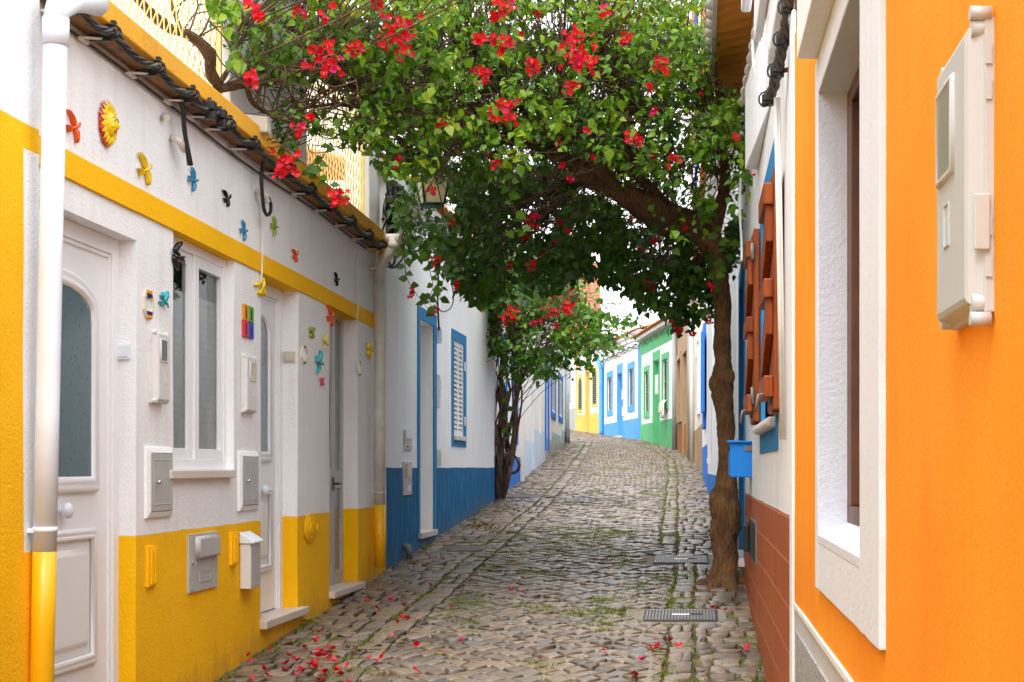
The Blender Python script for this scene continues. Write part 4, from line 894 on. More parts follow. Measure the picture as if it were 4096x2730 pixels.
def tile_roof(f, house, s0, s1, z, oe, back, rise, pitch=.21, amp=.035, name='roof', mat='roof'):
    mb = MB(); n = int((s1 - s0) / pitch * 8); pr = []
    for i in range(n + 1):
        s = s0 + (s1 - s0) * i / n; k = abs(math.sin(PI * (s - s0) / pitch)); pr.append((s, amp * k))
    rows = [(oe, 0), (oe - .4, .4 * rise), (-back, (back + oe) * rise)]; vs = []
    for (o, dzz) in rows: vs += [f.w(s, z + dzz + h, o) for s, h in pr]
    m = n + 1
    vs += [f.w(s, z + h - .018, oe) for s, h in pr]; vs += [f.w(s, z + (oe) * rise + h * .9 - .02, 0) for s, h in pr]
    fs = [(r * m + i, r * m + i + 1, (r + 1) * m + i + 1, (r + 1) * m + i) for r in range(2) for i in range(n)]
    fs += [(3 * m + i, 3 * m + i + 1, i + 1, i) for i in range(n)] + [(3 * m + i, 4 * m + i, 4 * m + i + 1, 3 * m + i + 1) for i in range(n)]
    mb.add(vs, fs, True); return mb.build(name, mat, house)
tile_roof(LC, hC, 13.9, 20.4, H(2.47), .16, 2.2, .28)
# boxes on the blue house
def small_box(f, u0, u1, v0, v1, dp, name, label, cat, mat, parts=(), group=None):
    s0, z0 = f.at(u0, v1); s1, z1 = f.S(u1, dp), f.Z(u0, v0); t = thing(name, label, cat, f.w(s0, z0, 0), group)
    mb = MB(); f.box(mb, s0, s1, z0, z1, -.003, dp); mb.build('body', mat, t, bevel=.004)
    for nm, mt, a, b, c, d, h in parts:
        mb = MB(); f.box(mb, s0 + (s1 - s0) * a, s0 + (s1 - s0) * b, z0 + (z1 - z0) * c, z0 + (z1 - z0) * d, dp + .0003, dp + h); mb.build(nm, mt, t, bevel=.003)
    return t
small_box(LC, 927, 947, 988, 1034, .012, 'letter_plate', 'grey letter plate with white flap on the wall left of the blue-framed doorway', 'letter plate', 'alu', (('flap', 'pvc', .1, .92, .55, .95, .012), ('bell_button', 'black_c', .3, .42, .12, .22, .006), ('name_plate', 'lemon_c', .58, .8, .10, .24, .005)))
small_box(LC, 925, 947, 1061, 1139, .012, 'meter_hatch', 'tall grey meter hatch half in the deep blue dado by the doorway', 'hatch', 'alu', (('viewing_window', 'meter_beige', .18, .7, .55, .92, .02), ('label_plate', 'pvc', .4, .8, .12, .3, .003)))
small_box(LC, 1003.5, 1014, 752, 790, .05, 'junction_box', 'small white junction box with black cable above the tall meter box', 'junction box', 'pvc', (('cover', 'pvc', .15, .85, .1, .85, .008),))
t = meter_box(LC, LC.S(1003.5), LC.S(1013.5, .03), LC.Z(1003.5, 938), LC.Z(1003.5, 861), .03, 'tall narrow meter box between the blue doorway and the louvred window', win=(.35, .85, .55, .86), wmat='meter_beige')
small_box(LC, 1003, 1007.5, 1033, 1072, .01, 'vent_cover', 'left one of two cream vent strips above the deep blue dado', 'vent', 'pvc_old', (('rib', 'pvc_old', .3, .7, .05, .95, .006),), 'vent strips on the blue house')
small_box(LC, 1009, 1013.5, 1033, 1072, .01, 'vent_cover', 'right one of two cream vent strips above the deep blue dado', 'vent', 'pvc_old', (('rib', 'pvc_old', .3, .7, .05, .95, .006),), 'vent strips on the blue house')
mb = MB(); mb.tube(smooth_pts(path_on(LC, [(1009, 560), (1007, 640), (1006, 700), (1009, 758)], .03)), .010, 5); tag(center(mb.build('wall_cable', 'black')), 'black cable dropping down the white wall into the junction box', 'cable')
mb = MB(); mb.tube(smooth_pts(path_on(LC, [(1034, 580), (1036, 640), (1042, 680), (1036, 708), (1016, 716), (1004, 700), (1006, 690)], .05)), .007, 5); tag(center(mb.build('wall_cable', 'black')), 'thin looped cable hanging on the white wall beside the louvred window', 'cable')
mb = MB(); p = LC.w(*LC.at(926, 1255, .0), .0); mb.tube([p + Vector((-.02, 0, 0)), p + Vector((.04, 0, -.01)), p + Vector((.055, 0, -.05)), p + Vector((.055, 0, -.12))], .03, 10); tag(center(mb.build('outlet_pipe', 'iron')), 'short dark outlet pipe at the foot of the deep blue dado', 'pipe')
# electrical tangle and lantern at the corner
d = 13.35; Q = lambda u, v, dd=13.35: P3(u, v, dd)
def fbox3(mb, u0, u1, v0, v1, d0, d1): a, b = Q(u0, v1, d0), Q(u1, v0, d0); mb.box(a.x, b.x, d0, d1, a.z, b.z)
t = thing('junction_box', 'beige electrical box high at the corner next to the lantern', 'junction box', Q(870, 392)); mb = MB(); fbox3(mb, 857, 886, 352, 397, 13.2, 13.4); mb.build('body', 'meter_beige', t, bevel=.01); mb = MB(); fbox3(mb, 861, 884, 358, 392, 13.19, 13.1999); mb.build('lid', 'meter_beige', t, bevel=.002)
t = thing('cable_tangle', 'tangle of black cables and grey connectors hanging at the corner under the beige box', 'cables', Q(900, 460)); rnd = random.Random(5)
mb = MB(); mb.tube(smooth_pts([Q(909, 425), Q(906, 460), Q(903, 500), Q(899, 540)]), .022, 8); mb.tube(smooth_pts([Q(872, 395), Q(880, 420), Q(885, 445), Q(888, 500)]), .010, 6); mb.build('main_cable', 'black', t)
mb = MB()
for k in range(34):
    a = (rnd.uniform(880, 925), rnd.uniform(420, 460)); b = (rnd.uniform(876, 915), rnd.uniform(490, 545)); m_ = ((a[0] + b[0]) / 2 + rnd.uniform(-22, 22), (a[1] + b[1]) / 2 + rnd.uniform(-10, 25))
    mb.tube(smooth_pts([Q(*a, d + rnd.uniform(-.1, .1)), Q(*m_, d + rnd.uniform(-.15, .1)), Q(*b, d + rnd.uniform(-.1, .1))], 5), rnd.uniform(.004, .008), 5)
for k in range(16):
    mb.tube(smooth_pts([Q(rnd.uniform(905, 920), rnd.uniform(425, 470)), Q(rnd.uniform(925, 945), rnd.uniform(465, 505), 13.9), Q(rnd.uniform(950, 985), rnd.uniform(495, 535), 14.8)], 5), rnd.uniform(.004, .008), 5)
mb.tube(smooth_pts([Q(900, 520), Q(925, 545), Q(926, 590), Q(905, 615), Q(890, 612)], 6), .008, 5); mb.tube(smooth_pts([Q(893, 600), Q(900, 612), Q(907, 600), Q(906, 580)], 6), .010, 5)
mb.build('loose_cable', 'black', t)
mb = MB(); fbox3(mb, 888, 903, 450, 465, 13.2, 13.3); mb.build('connector', 'cable_grey', t, bevel=.008)
mb = MB(); mb.tube(smooth_pts([Q(874, 398), Q(882, 440), Q(886, 470), Q(889, 490)]), .012, 6); mb.tube(smooth_pts([Q(880, 450), Q(874, 480), Q(878, 505)]), .006, 6); mb.build('pale_cable', 'pvc_old', t)
# lantern
d = 13.0; lx = (994 - U0) * d / F; t = thing('street_lantern', 'dark green four-sided street lantern on a bracket beneath the bougainvillea', 'street lamp', (lx, d, HC + (V0 - 470) * d / F))
zb, zt = HC + (V0 - 470) * d / F, HC + (V0 - 398) * d / F; w0, w1 = .078, .118
ZR = Matrix.Rotation(.35, 3, 'Z'); lc = Vector((lx, d, 0))
def LP(x, y, z): v = ZR @ Vector((x, y, 0)); return (lc.x + v.x, lc.y + v.y, z)
mb = MB()
for sx, sy in ((1, 1), (1, -1), (-1, 1), (-1, -1)): mb.tube([LP(sx * w0, sy * w0, zb), LP(sx * w1, sy * w1, zt)], .011, 4)
for z, w in ((zb, w0), (zt, w1)):
    for k in range(4): c4 = [(w, w), (-w, w), (-w, -w), (w, -w)]; mb.tube([LP(*c4[k], z), LP(*c4[(k + 1) % 4], z)], .012, 4)
mb.box8([LP(-w0, -w0, zb - .02), LP(w0, -w0, zb - .02), LP(w0, w0, zb - .02), LP(-w0, w0, zb - .02), LP(-w0, -w0, zb), LP(w0, -w0, zb), LP(w0, w0, zb), LP(-w0, w0, zb)]); mb.build('cage', 'teal_green', t)
mb = MB(); mb.add([LP(-w0, -w0, zb), LP(w0, -w0, zb), LP(w0, w0, zb), LP(-w0, w0, zb), LP(-w1, -w1, zt), LP(w1, -w1, zt), LP(w1, w1, zt), LP(-w1, w1, zt)], [(0, 1, 5, 4), (1, 2, 6, 5), (2, 3, 7, 6), (3, 0, 4, 7)]); mb.build('glass', 'lamp_glass', t)
mb = MB(); k = [(.14, 0), (.10, .06), (.07, .10), (.055, .14), (.06, .15), (.03, .20), (.012, .24)]
vs = [LP(sx * r, sy * r, zt + .01 + h) for r, h in k for sx, sy in ((1, 1), (-1, 1), (-1, -1), (1, -1))]; mb.add(vs, [(i * 4 + j, i * 4 + (j + 1) % 4, (i + 1) * 4 + (j + 1) % 4, (i + 1) * 4 + j) for i in range(len(k) - 1) for j in range(4)]); mb.build('cap', 'teal_green', t)
mb = MB(); mb.tube(smooth_pts([(lx, d, zt + .24), (lx - .05, d + .05, zt + .34), (lx - .25, d + .3, zt + .34), (-2.56, d + .5, zt + .12)]), .014, 6); mb.build('bracket', 'teal_green', t)
# ---- further left houses
def house_row(side, p0, p1, label, top, zone, names, opens=(), zc=(), roof=True, depth=4, sink=.6, eave=.18, roofrise=.3, corn=None, step=1.0):
    f = Fac(p0, p1, side); h = thing('house', label, 'house', (p0[0], p0[1], gz(p0[1])))
    z0 = gz(min(p0[1], p1[1])) - sink
    wall(f, h, 0, f.L, z0, top, opens, zone, names, step=step, depth=depth, zc=zc)
    if roof: tile_roof(f, h, -.02, f.L + .02, top + .1, eave, 2.5, roofrise)
    mb = MB(); f.box(mb, 0.005, f.L - .005, top, top + .1, -.1, eave * .6); mb.build('cornice', corn or 'white_worn', h)
    return f, h
def surround(f, h, s0, s1, z0, z1, b, mat, o=.02, bottom=True, name='window', extra_top=0):
    mb = MB()
    qs = [(s0 - b, s0, z0 - (b if bottom else 0), z1 + b + extra_top), (s1, s1 + b, z0 - (b if bottom else 0), z1 + b + extra_top), (s0, s1, z1, z1 + b + extra_top)] + ([(s0, s1, z0 - b, z0)] if bottom else [])
    for q in qs: f.box(mb, *q, -.004, o)
    return mb.build(name, mat, h)
def glazed(f, win, s0, s1, z0, z1, o, fmat='upvc', nv=2, nh=2, back='dark'):
    mb = MB(); e = min(.06, (s1 - s0) * .12)
    for q in ((s0, s0 + e, z0, z1), (s1 - e, s1, z0, z1), (s0 + e, s1 - e, z0, z0 + e), (s0 + e, s1 - e, z1 - e, z1)): f.box(mb, *q, o - .05, o)
    for k in range(1, nv): x = s0 + (s1 - s0) * k / nv; f.box(mb, x - e * .5, x + e * .5, z0 + e, z1 - e, o - .04, o - .006)
    for k in range(1, nh): y = z0 + (z1 - z0) * k / nh; f.box(mb, s0 + e, s1 - e, y - .02, y + .02, o - .039, o - .008)
    mb.build('window_frame', fmat, win); mb = MB(); p = f.w; mb.add([p(s0 + e, z0 + e, o - .025), p(s1 - e, z0 + e, o - .025), p(s1 - e, z1 - e, o - .025), p(s0 + e, z1 - e, o - .025)], [(0, 1, 2, 3)]); mb.build('pane', 'grey_glass', win)
def rects(f, *L_):                                          # (u0,u1,v0,v1) at the near edge u0/u1 whichever is nearer -> s0,s1,z0,z1
    out = []
    for (u0, u1, v0, v1) in L_:
        sa, sb = sorted((f.S(u0), f.S(u1))); un = u0 if f.S(u0) <= f.S(u1) else u1
        out.append((sa, sb, f.Z(un, v1), f.Z(un, v0)))
    return out
# E: white with bright blue
fE = Fac((-2.57, 20.45), (-2.72, 25), 1)
E_ = rects(fE, (1178, 1187, 780, 1002))[0]
ed = (1.0, 1.9, gz(21.5) - .05, gz(21.5) + 2.05)
f, hE = house_row(1, (-2.57, 20.45), (-2.72, 25), 'white house with bright blue dado and window frame behind the twisted vine stems', H(2.9), lambda s, z: 'd' if z < fE.Z(1193, 1051) else 'w', {'w': ('wall', 'white_worn'), 'd': ('dado', 'bright_blue')}, [E_ + (.08,), ed + (.12,)], (fE.Z(1193, 1051),))
wn = surround(f, hE, *E_, .12, 'bright_blue'); louvre(f, wn, *E_, -.02, 20)
mb = MB(); f.box(mb, ed[0], ed[1], ed[2], ed[3], -.16, -.12); mb.build('door', 'bright_blue', hE)
surround(f, hE, *ed, .1, 'bright_blue', .02, False, 'door_surround')
# D: worn pale blue
fD = Fac((-2.72, 25), (-3.08, 33), 1); dzt = fD.Z(1200, 1009)
nd = rects(fD, (1231, 1239, 740, 1050))[0]; nw = rects(fD, (1247, 1253, 690, 940))[0]
f, hD = house_row(1, (-2.72, 25), (-3.08, 33), 'plain white house with faded pale blue dado peeling in the middle of the left row', H(3.0), lambda s, z: 'd' if z < dzt + (.25 if s > 4.2 else 0) else 'w', {'w': ('wall', 'white_worn'), 'd': ('dado', 'pale_blue')}, [(3.0, 3.9, gz(28) - .02, gz(28) + 2.1, .15), (5.4, 6.3, dzt + .2, dzt + 1.5, .1)], (dzt, dzt + .25), step=.8)
mb = MB(); f.box(mb, 3.0, 3.9, gz(28) - .02, gz(28) + 2.1, -.2, -.15); mb.build('door', 'light_grey', hD)
mb = MB(); f.box(mb, 5.4, 6.3, dzt + .2, dzt + 1.5, -.14, -.1); wn = mb.build('window', 'white_worn', hD); glazed(f, wn, 5.42, 6.28, dzt + .22, dzt + 1.48, -.06)
mb = MB(); f.box(mb, .0, .25, gz(25) - .3, H(3.0), -.01, .05); mb.build('pilaster', 'cream', hD)
# T: tiled dado, blue shutters
fT = Fac((-3.08, 33), (-3.72, 46), 1)
q1, q2 = rects(fT, (1265.5, 1274.5, 862, 945), (1283, 1291, 868, 955)); dd = rects(fT, (1253, 1258.5, 850, 1036))[0]
tz = lambda s: gz(33 + s) + .62
f, hT = house_row(1, (-3.08, 33), (-3.72, 46), 'white house with grey chequered tile dado and blue-framed louvred windows at the bend', H(3.3), lambda s, z: 'd' if z < fT.Z(1262, 1010) + .03 * s else 'w', {'w': ('wall', 'white'), 'd': ('dado', 'chequer')}, [q1 + (.08,), q2 + (.08,), dd + (.15,)], (fT.Z(1262, 1010), fT.Z(1262, 1010) + .2, fT.Z(1262, 1010) + .4), step=.6)
for q in (q1, q2): wn = surround(f, hT, *q, .14, 'bright_blue', .03); louvre(f, wn, *q, .0, 15); 
mb = MB(); f.box(mb, *dd, -.2, -.15); dr = mb.build('door', 'dark', hT); surround(f, hT, *dd, .22, 'bright_blue', .03, False, 'door_surround')
t = thing('downpipe', 'white downpipe at the far corner of the house with chequered tile dado', 'drainpipe', f.w(12.8, gz(45), .06)); mb = MB(); mb.tube([f.w(12.75, gz(45.7) + .4, .06), f.w(12.75, H(3.3), .06)], .06, 10); mb.build('pipe', 'pvc', t); mb = MB(); mb.tube([f.w(12.75, gz(45.7) - .2, .06), f.w(12.75, gz(45.7) + .4, .06)], .075, 10); mb.build('foot', 'iron', t)
# ================================================================== RIGHT SIDE
RF = Fac((.37, 0), (.37, 1), -1)
hO = thing('house', 'bright orange house on the right with a deep white-framed window and pebbled grey base', 'house', (.37, 3, 0))
wo = (3.53, 4.745, H(-.20), H(1.10))
wall(RF, hO, -5, 6.06, -.6, H(1.62), [wo + (.16,)], zone=lambda s, z: 'd' if z < H(-.52) else ('r' if (s > wo[0] - .02 and s < wo[1] + .02 and wo[2] - .02 < z < wo[3] + .02 and False) else 'w'),
     names={'w': ('wall', 'orange'), 'd': ('dado', 'light_grey'), 'r': ('reveal', 'white')}, zc=(H(-.52),), step=.3, wob=.003)
def wobbox(f, mb, s0, s1, z0, z1, o0, o1, seed=0, amp=.004, n=14):
    lp = []
    for k in range(n): lp.append((s0 + (s1 - s0) * k / n, z0))
    for k in range(n): lp.append((s1, z0 + (z1 - z0) * k / n))
    for k in range(n): lp.append((s1 - (s1 - s0) * k / n, z1))
    for k in range(n): lp.append((s0, z1 - (z1 - z0) * k / n))
    lp = [(x + amp * noise.noise(Vector((x * 9, y * 9, seed))), y + amp * noise.noise(Vector((x * 9, y * 9, seed + 5)))) for x, y in lp]
    mb.prism(lp, f.fn(), o0, o1)
mb = MB(); a, b, c, d = 3.15, 4.845, H(-.358), H(1.207); e = .014
wobbox(RF, mb, a, wo[0], c, d, -.005, e, 1, .005); wobbox(RF, mb, wo[1], b, c, d, -.005, e, 2); wobbox(RF, mb, wo[0] + .001, wo[1] - .001, c, wo[2] - .001, -.005, e - .001, 3); wobbox(RF, mb, wo[0] + .001, wo[1] - .001, wo[3], d, -.005, e - .001, 4)
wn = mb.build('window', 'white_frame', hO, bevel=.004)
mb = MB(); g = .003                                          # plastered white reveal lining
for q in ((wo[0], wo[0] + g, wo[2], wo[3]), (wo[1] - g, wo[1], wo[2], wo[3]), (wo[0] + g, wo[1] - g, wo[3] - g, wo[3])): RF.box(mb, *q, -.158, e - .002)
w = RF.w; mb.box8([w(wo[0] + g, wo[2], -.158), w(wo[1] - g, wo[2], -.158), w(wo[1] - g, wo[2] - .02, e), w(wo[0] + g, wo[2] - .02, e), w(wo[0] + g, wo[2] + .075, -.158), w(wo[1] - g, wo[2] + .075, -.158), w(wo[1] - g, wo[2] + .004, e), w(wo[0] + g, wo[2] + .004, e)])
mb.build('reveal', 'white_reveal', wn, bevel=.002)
mb = MB(); ow = -.072
for q in ((wo[0] + g, wo[0] + .06, wo[2] + .03, wo[3] - g), (wo[1] - .05, wo[1] - g, wo[2] + .03, wo[3] - g), (wo[0] + .06, wo[1] - .05, wo[3] - .05, wo[3] - g), (wo[0] + .06, wo[1] - .05, wo[2] + .03, wo[2] + .09), (4.15, 4.25, wo[2] + .09, wo[3] - .05), (4.62, 4.70, wo[2] + .09, wo[3] - .05)): RF.box(mb, *q, ow - .05, ow)
mb.build('window_frame', 'dark_wood', wn, bevel=.004)
mb = MB(); RF.box(mb, wo[0] + .05, wo[1] - .05, wo[2] + .08, wo[3] - .05, ow - .03, ow - .025); mb.build('pane', 'grey_glass', wn)
mb = MB(); RF.box(mb, -3, 4.79, H(1.209), H(1.52), -.01, .072); mb.build('hood', 'white', hO, bevel=.006)
mb = MB(); RF.box(mb, -4, 5.93, -.5, H(-.60), -.005, .006); mb.build('pebbled_panel', 'terrazzo', hO)
mb = MB(); wobbox(RF, mb, -4, 6.05, H(-.522), H(-.505), -.004, .007, 3, .003, 40); mb.build('ledge', 'white_worn', hO)
t = meter_box(RF, 2.007, 2.276, H(.193), H(.56), .034, 'large pale meter box mounted high on the orange wall', win=(.36, .86, .52, .88), wmat='meter_glass', mat='meter')
mb = MB(); RF.box(mb, 2.001, 2.007, H(.27), H(.34), .006, .026); mb.build('hinge', 'meter', t, bevel=.002)
for z in (H(.185), H(.565)): mb = MB(); mb.tube([RF.w(2.01, z, .004), RF.w(2.01, z, .030)], .009, 12); mb.build('lug', 'meter', t)
# ---- white house with red tile base
hR = thing('house', 'white house with red-brown tile base, blue window frame and blue door behind the big trunk', 'house', (.37, 10, 0))
ww = (7.55, 9.05, H(.20), H(1.38)); rd = (12.4, 13.7, H(-.70), H(1.52))
wall(RF, hR, 6.06, 8.6, -.2, H(2.05), [(7.55, 8.6, H(.20), H(1.38), .09)], zone=lambda s, z: 't' if z < H(-.19) else 'w', names={'w': ('wall', 'white_worn'), 't': ('tile_base', 'red_tile')}, zc=(H(-.19),), step=.35, cap=False)
wall(RF, hR, 8.6, 15.2, -.2, H(2.95), [(8.6, 9.05, H(.20), H(1.38), .09), rd + (.12,)], zone=lambda s, z: 't' if z < H(-.19) else 'w', names={'w': ('wall', 'white_worn'), 't': ('tile_base', 'red_tile')}, zc=(H(-.19),), step=.35, cap=False)
mb = MB(); RF.box(mb, 8.61, 15.19, -.2, H(2.94), -4, -.4); mb.build('house_body', 'white_worn', hR)
mb = MB(); a, b, c, d = 7.28, 9.25, H(.08), H(1.53)
for q in ((a, ww[0], c, d), (ww[1], b, c, d), (ww[0], ww[1], c, ww[2]), (ww[0], ww[1], ww[3], d)): RF.box(mb, *q, -.004, .008)
for q in ((ww[0], ww[0] + .004, ww[2], ww[3]), (ww[1] - .004, ww[1], ww[2], ww[3])): RF.box(mb, *q, -.089, .006)
wn = mb.build('window', 'blue_trim', hR)
glazed(RF, wn, ww[0] + .005, ww[1] - .005, ww[2], ww[3], -.05, 'upvc', 2, 1)
mb = MB(); RF.box(mb, 7.42, 9.15, H(.185), H(.235), -.06, .05); mb.build('sill', 'pvc_old', wn, bevel=.018)
def shutter(s0, s1, z0, z1, label, hinge_far):
    t = mb = MB(); n = 4; w = (s1 - s0) / n
    for k in range(n): RF.box(mb, s0 + w * k + .002, s0 + w * (k + 1) - .002, z0 + (.0 if k % 3 else .012), z1, .012, .046)
    sh = mb.build('shutter', 'shutter_wood', wn, bevel=.003); sh['label'] = label
    hh = z1 - z0
    for k, (za, zb) in enumerate(((.855, .945), (.47, .55), (.06, .15))):
        mb = MB(); RF.box(mb, s0 + .03, s1 - .01, z0 + hh * za, z0 + hh * zb, .0465, .088); mb.build('batten', 'shutter_wood', sh, bevel=.006)
    for (za, zb) in ((.855, .55), (.47, .15)):
        mb = MB(); w_ = RF.w; a, b = s0 + .05, s1 - .03; q = .085
        mb.box8([w_(a, z0 + hh * za - q * 1.8, .0465), w_(b, z0 + hh * zb, .0465), w_(b, z0 + hh * zb, .078), w_(a, z0 + hh * za - q * 1.8, .078), w_(a, z0 + hh * za, .0465), w_(b, z0 + hh * zb + q * 1.8, .0465), w_(b, z0 + hh * zb + q * 1.8, .078), w_(a, z0 + hh * za, .078)]); mb.build('brace', 'shutter_wood', sh, bevel=.004)
    s = s1 if hinge_far else s0
    for k in (.14, .88):
        mb = MB(); RF.box(mb, s - .03, s + .03, z0 + hh * k - .045, z0 + hh * k + .045, .047, .052); mb.tube([RF.w(s, z0 + hh * k - .05, .055), RF.w(s, z0 + hh * k + .05, .055)], .010, 8); mb.build('hinge', 'iron', sh)
    mb = MB(); p = RF.w(s0 + .06, z0 + .03, .06); mb.tube([p, p + Vector((0, -.0, .10))], .008, 6); mb.tube([p + Vector((-.0, 0, .05)), p + Vector((-.05, -.03, .04)), p + Vector((-.06, -.03, -.03))], .007, 6); mb.build('latch', 'iron', sh)
    return sh
shutter(6.76, 7.36, H(.235), H(1.255), 'nearer open wooden shutter leaf', True)
shutter(9.12, 9.72, H(.25), H(1.35), 'farther open wooden shutter leaf', False)
mb = MB()
for q in ((rd[0] - .2, rd[0], rd[2], rd[3] + .12), (rd[1], rd[1] + .2, rd[2], rd[3] + .12), (rd[0], rd[1], rd[3], rd[3] + .12)): RF.box(mb, *q, -.004, .008)
for q in ((rd[0], rd[0] + .004, rd[2], rd[3]), (rd[1] - .004, rd[1], rd[2], rd[3]), (rd[0] + .004, rd[1] - .004, rd[3] - .004, rd[3])): RF.box(mb, *q, -.118, .006)
mb.build('door_surround', 'blue_trim', hR); mb = MB(); RF.box(mb, rd[0] + .004, rd[1] - .004, rd[2], rd[3], -.16, -.10); mb.build('door', 'bright_blue', hR)
mb = MB(); RF.box(mb, rd[0] - .05, rd[1] + .05, H(-.76), H(-.694), -.16, .05); mb.build('step', 'marble', hR, bevel=.006)
w = RF.w; mb = MB(); z0, z1 = H(1.80), H(2.3)
mb.add([w(7.9, z0, .0), w(9.76, z0, .075), w(9.76, z0, 0), w(7.9, z1, 0), w(9.76, z1, .075), w(9.76, z1, 0)], [(0, 1, 2), (3, 5, 4), (0, 3, 4, 1), (1, 4, 5, 2), (2, 5, 3, 0)]); mb.build('ledge', 'white', hR, bevel=.006)
for o0, o1, s1, zz in ((.10, .15, 8.0, 2.25), (.06, .10, 7.6, 2.0), (.02, .06, 7.25, 1.78), (-.01, .02, 7.0, 1.70)):
    mb = MB(); RF.box(mb, 6.15, s1, H(zz), H(zz + .32), o0, o1 - .001); mb.build('stepped_cornice', 'white_worn', hR, bevel=.012)
mb = MB(); RF.box(mb, 6.06, 6.22, -.4, H(1.72), -.005, .012); mb.build('pilaster', 'white_worn', hR, bevel=.008)
tile_roof(RF, hR, 8.6, 12.75, H(2.98), .27, 2.6, .20, .225, .05, mat='eave_tile_lightened')
tile_roof(RF, hR, 12.75, 15.2, H(3.02), .20, 2.6, .20, .225, .05)
tile_roof(RF, hO, -5, 5.0, H(1.62), .16, 2.6, .22, .225, .04)
mb = MB(); RF.box(mb, 6.08, 8.59, -.2, H(2.04), -2.6, -.4); RF.box(mb, 6.07, 8.6, H(2.045), H(2.12), -2.6, .02); mb.build('roof_slab', 'white_worn', hR)
mb = MB(); RF.box(mb, 8.7, 12.74, H(2.955), H(2.975), .235, .262); s = 8.71
while s < 12.7: mb.tube([RF.w(s, H(2.975), .255), RF.w(s, H(2.985), .30)], [.070, .062], 9); s += .225
mb.build('tile_ends', 'stone_white', hR)
# hatch in the red tiles
t = thing('gas_hatch', 'dark gas hatch standing open in the red-brown tile base', 'hatch', RF.w(10.4, H(-.6), 0)); s0, s1, z0, z1 = 9.98, 11.2, H(-.60), H(-.335)
mb = MB(); RF.box(mb, s0, s1, z0, z1, -.01, .006); mb.build('frame', 'iron', t, bevel=.003); mb = MB(); RF.box(mb, s0 + .04, s1 - .04, z0 + .02, z1 - .02, .0061, .010); mb.build('opening', 'dark', t)
mb = MB(); RF.box(mb, s1 - .25, s1 - .1, z0 + .03, z1 - .05, .0101, .05); mb.build('meter', 'black', t, bevel=.01)
# blue mailbox on the wall
t = thing('mailbox', 'bright blue metal mailbox on the wall in front of the big trunk', 'mailbox', RF.w(10.8, H(-.06), 0))
bz0, bz1 = H(-.064), H(.165); mb = MB(); RF.box(mb, 10.74, 11.05, bz0, bz1, .0, .145); mb.build('body', 'mail_blue', t, bevel=.006)
mb = MB(); w = RF.w; mb.box8([w(10.72, bz1 + .0008, -.0), w(11.07, bz1 + .0008, 0), w(11.07, bz1 + .0008, .165), w(10.72, bz1 + .0008, .165), w(10.72, bz1 + .012, 0), w(11.07, bz1 + .012, 0), w(11.07, bz1 + .018, .165), w(10.72, bz1 + .018, .165)]); mb.build('lid', 'mail_blue', t, bevel=.003)
mb = MB(); RF.box(mb, 10.76, 11.03, bz0 + .015, bz1 - .06, .146, .152); mb.build('front_door', 'mail_blue', t, bevel=.002); mb = MB(); RF.box(mb, 10.78, 11.0, bz1 - .045, bz1 - .03, .1455, .149); mb.build('slot', 'dark', t)
mb = MB(); RF.box(mb, 10.734, 10.739, bz1 - .055, bz1 - .02, .0, .05); mb.build('hinge', 'iron', t)
# cables and conduits on the right
t = thing('cable_bundle', 'thick twisted cable bundle clamped to rusty hooks beside the orange wall, curling at its end', 'cables', P3(1800, 120, 6.4))
base = smooth_pts([P3(1822, -60, 6.0), P3(1815, 0, 6.1), P3(1812, 20, 6.15), P3(1806, 60, 6.25), P3(1799, 95, 6.35), P3(1793, 130, 6.42), P3(1786, 165, 6.5), P3(1776, 205, 6.6), P3(1764, 232, 6.7)], 8)
for ph in range(3):
    mb = MB(); P = [p + Vector((.013 * math.cos(i * .42 + ph * 2.1), 0, 0)) + Vector((0, .013 * math.sin(i * .42 + ph * 2.1), .004 * math.sin(i * .42 + ph * 2.1))) for i, p in enumerate(base)]; mb.tube(P, .0125, 7); mb.build('strand', 'cable_grey', t)
for (u, v, d) in ((1812, 18, 6.15), (1800, 92, 6.35), (1786, 165, 6.5), (1766, 230, 6.68)):
    p = P3(u, v, d); mb = MB(); mb.tube([p + Vector((0, 0, -.022)), p + Vector((0, 0, .022))], .028, 10); mb.tube([p + Vector((.022 * math.cos(th) - .018, -.01, .03 * math.sin(th))) for th in [2 * PI * k / 12 for k in range(13)]], .005, 5); mb.box(p.x - .02, p.x + .02, p.y - .045, p.y - .02, p.z - .01, p.z + .03); mb.build('clamp', 'black', t, bevel=.004)
    if u != 1766: mb = MB(); mb.tube([p + Vector((.02, 0, .004)), Vector((.375, p.y - .02, p.z + .004))], .010, 8); mb.build('hook', 'rusty', t)
mb = MB(); P = smooth_pts([P3(1764, 236, 6.7), P3(1755, 238, 6.75), P3(1749, 228, 6.8), P3(1748, 200, 6.85), P3(1751, 150, 6.9), P3(1755, 90, 6.95)]); mb.tube(P, .011, 7); P = smooth_pts([P3(1764, 232, 6.7), P3(1759, 226, 6.75), P3(1756, 205, 6.8), P3(1760, 150, 6.85), P3(1762, 110, 6.9)]); mb.tube(P, .010, 7); mb.build('pale_cable', 'pvc', t)
for k, (us, lab) in enumerate((((1783, 1790, 1797), 'left one of two thin cream conduits running down beside the blue window frame'), ((1790, 1797, 1803), 'right one of two thin cream conduits running down beside the blue window frame'))):
    mb = MB(); mb.tube([P3(us[0], 225, 6.62), P3(us[1], 600, 6.62), P3(us[2], 1010, 6.62)], .010 if k == 0 else .006, 8); tag(center(mb.build('conduit', 'pvc_old')), lab, 'conduit', 'conduits on the white wall')
mb = MB(); P = []; i = 0
for i in range(60): k = i / 59; q = Vector(P3(1745, 30, 8.6)).lerp(Vector(P3(1706, 235, 10.4)), k); P.append(q + Vector((.012 * math.cos(i * .8), .0, .012 * math.sin(i * .8))))
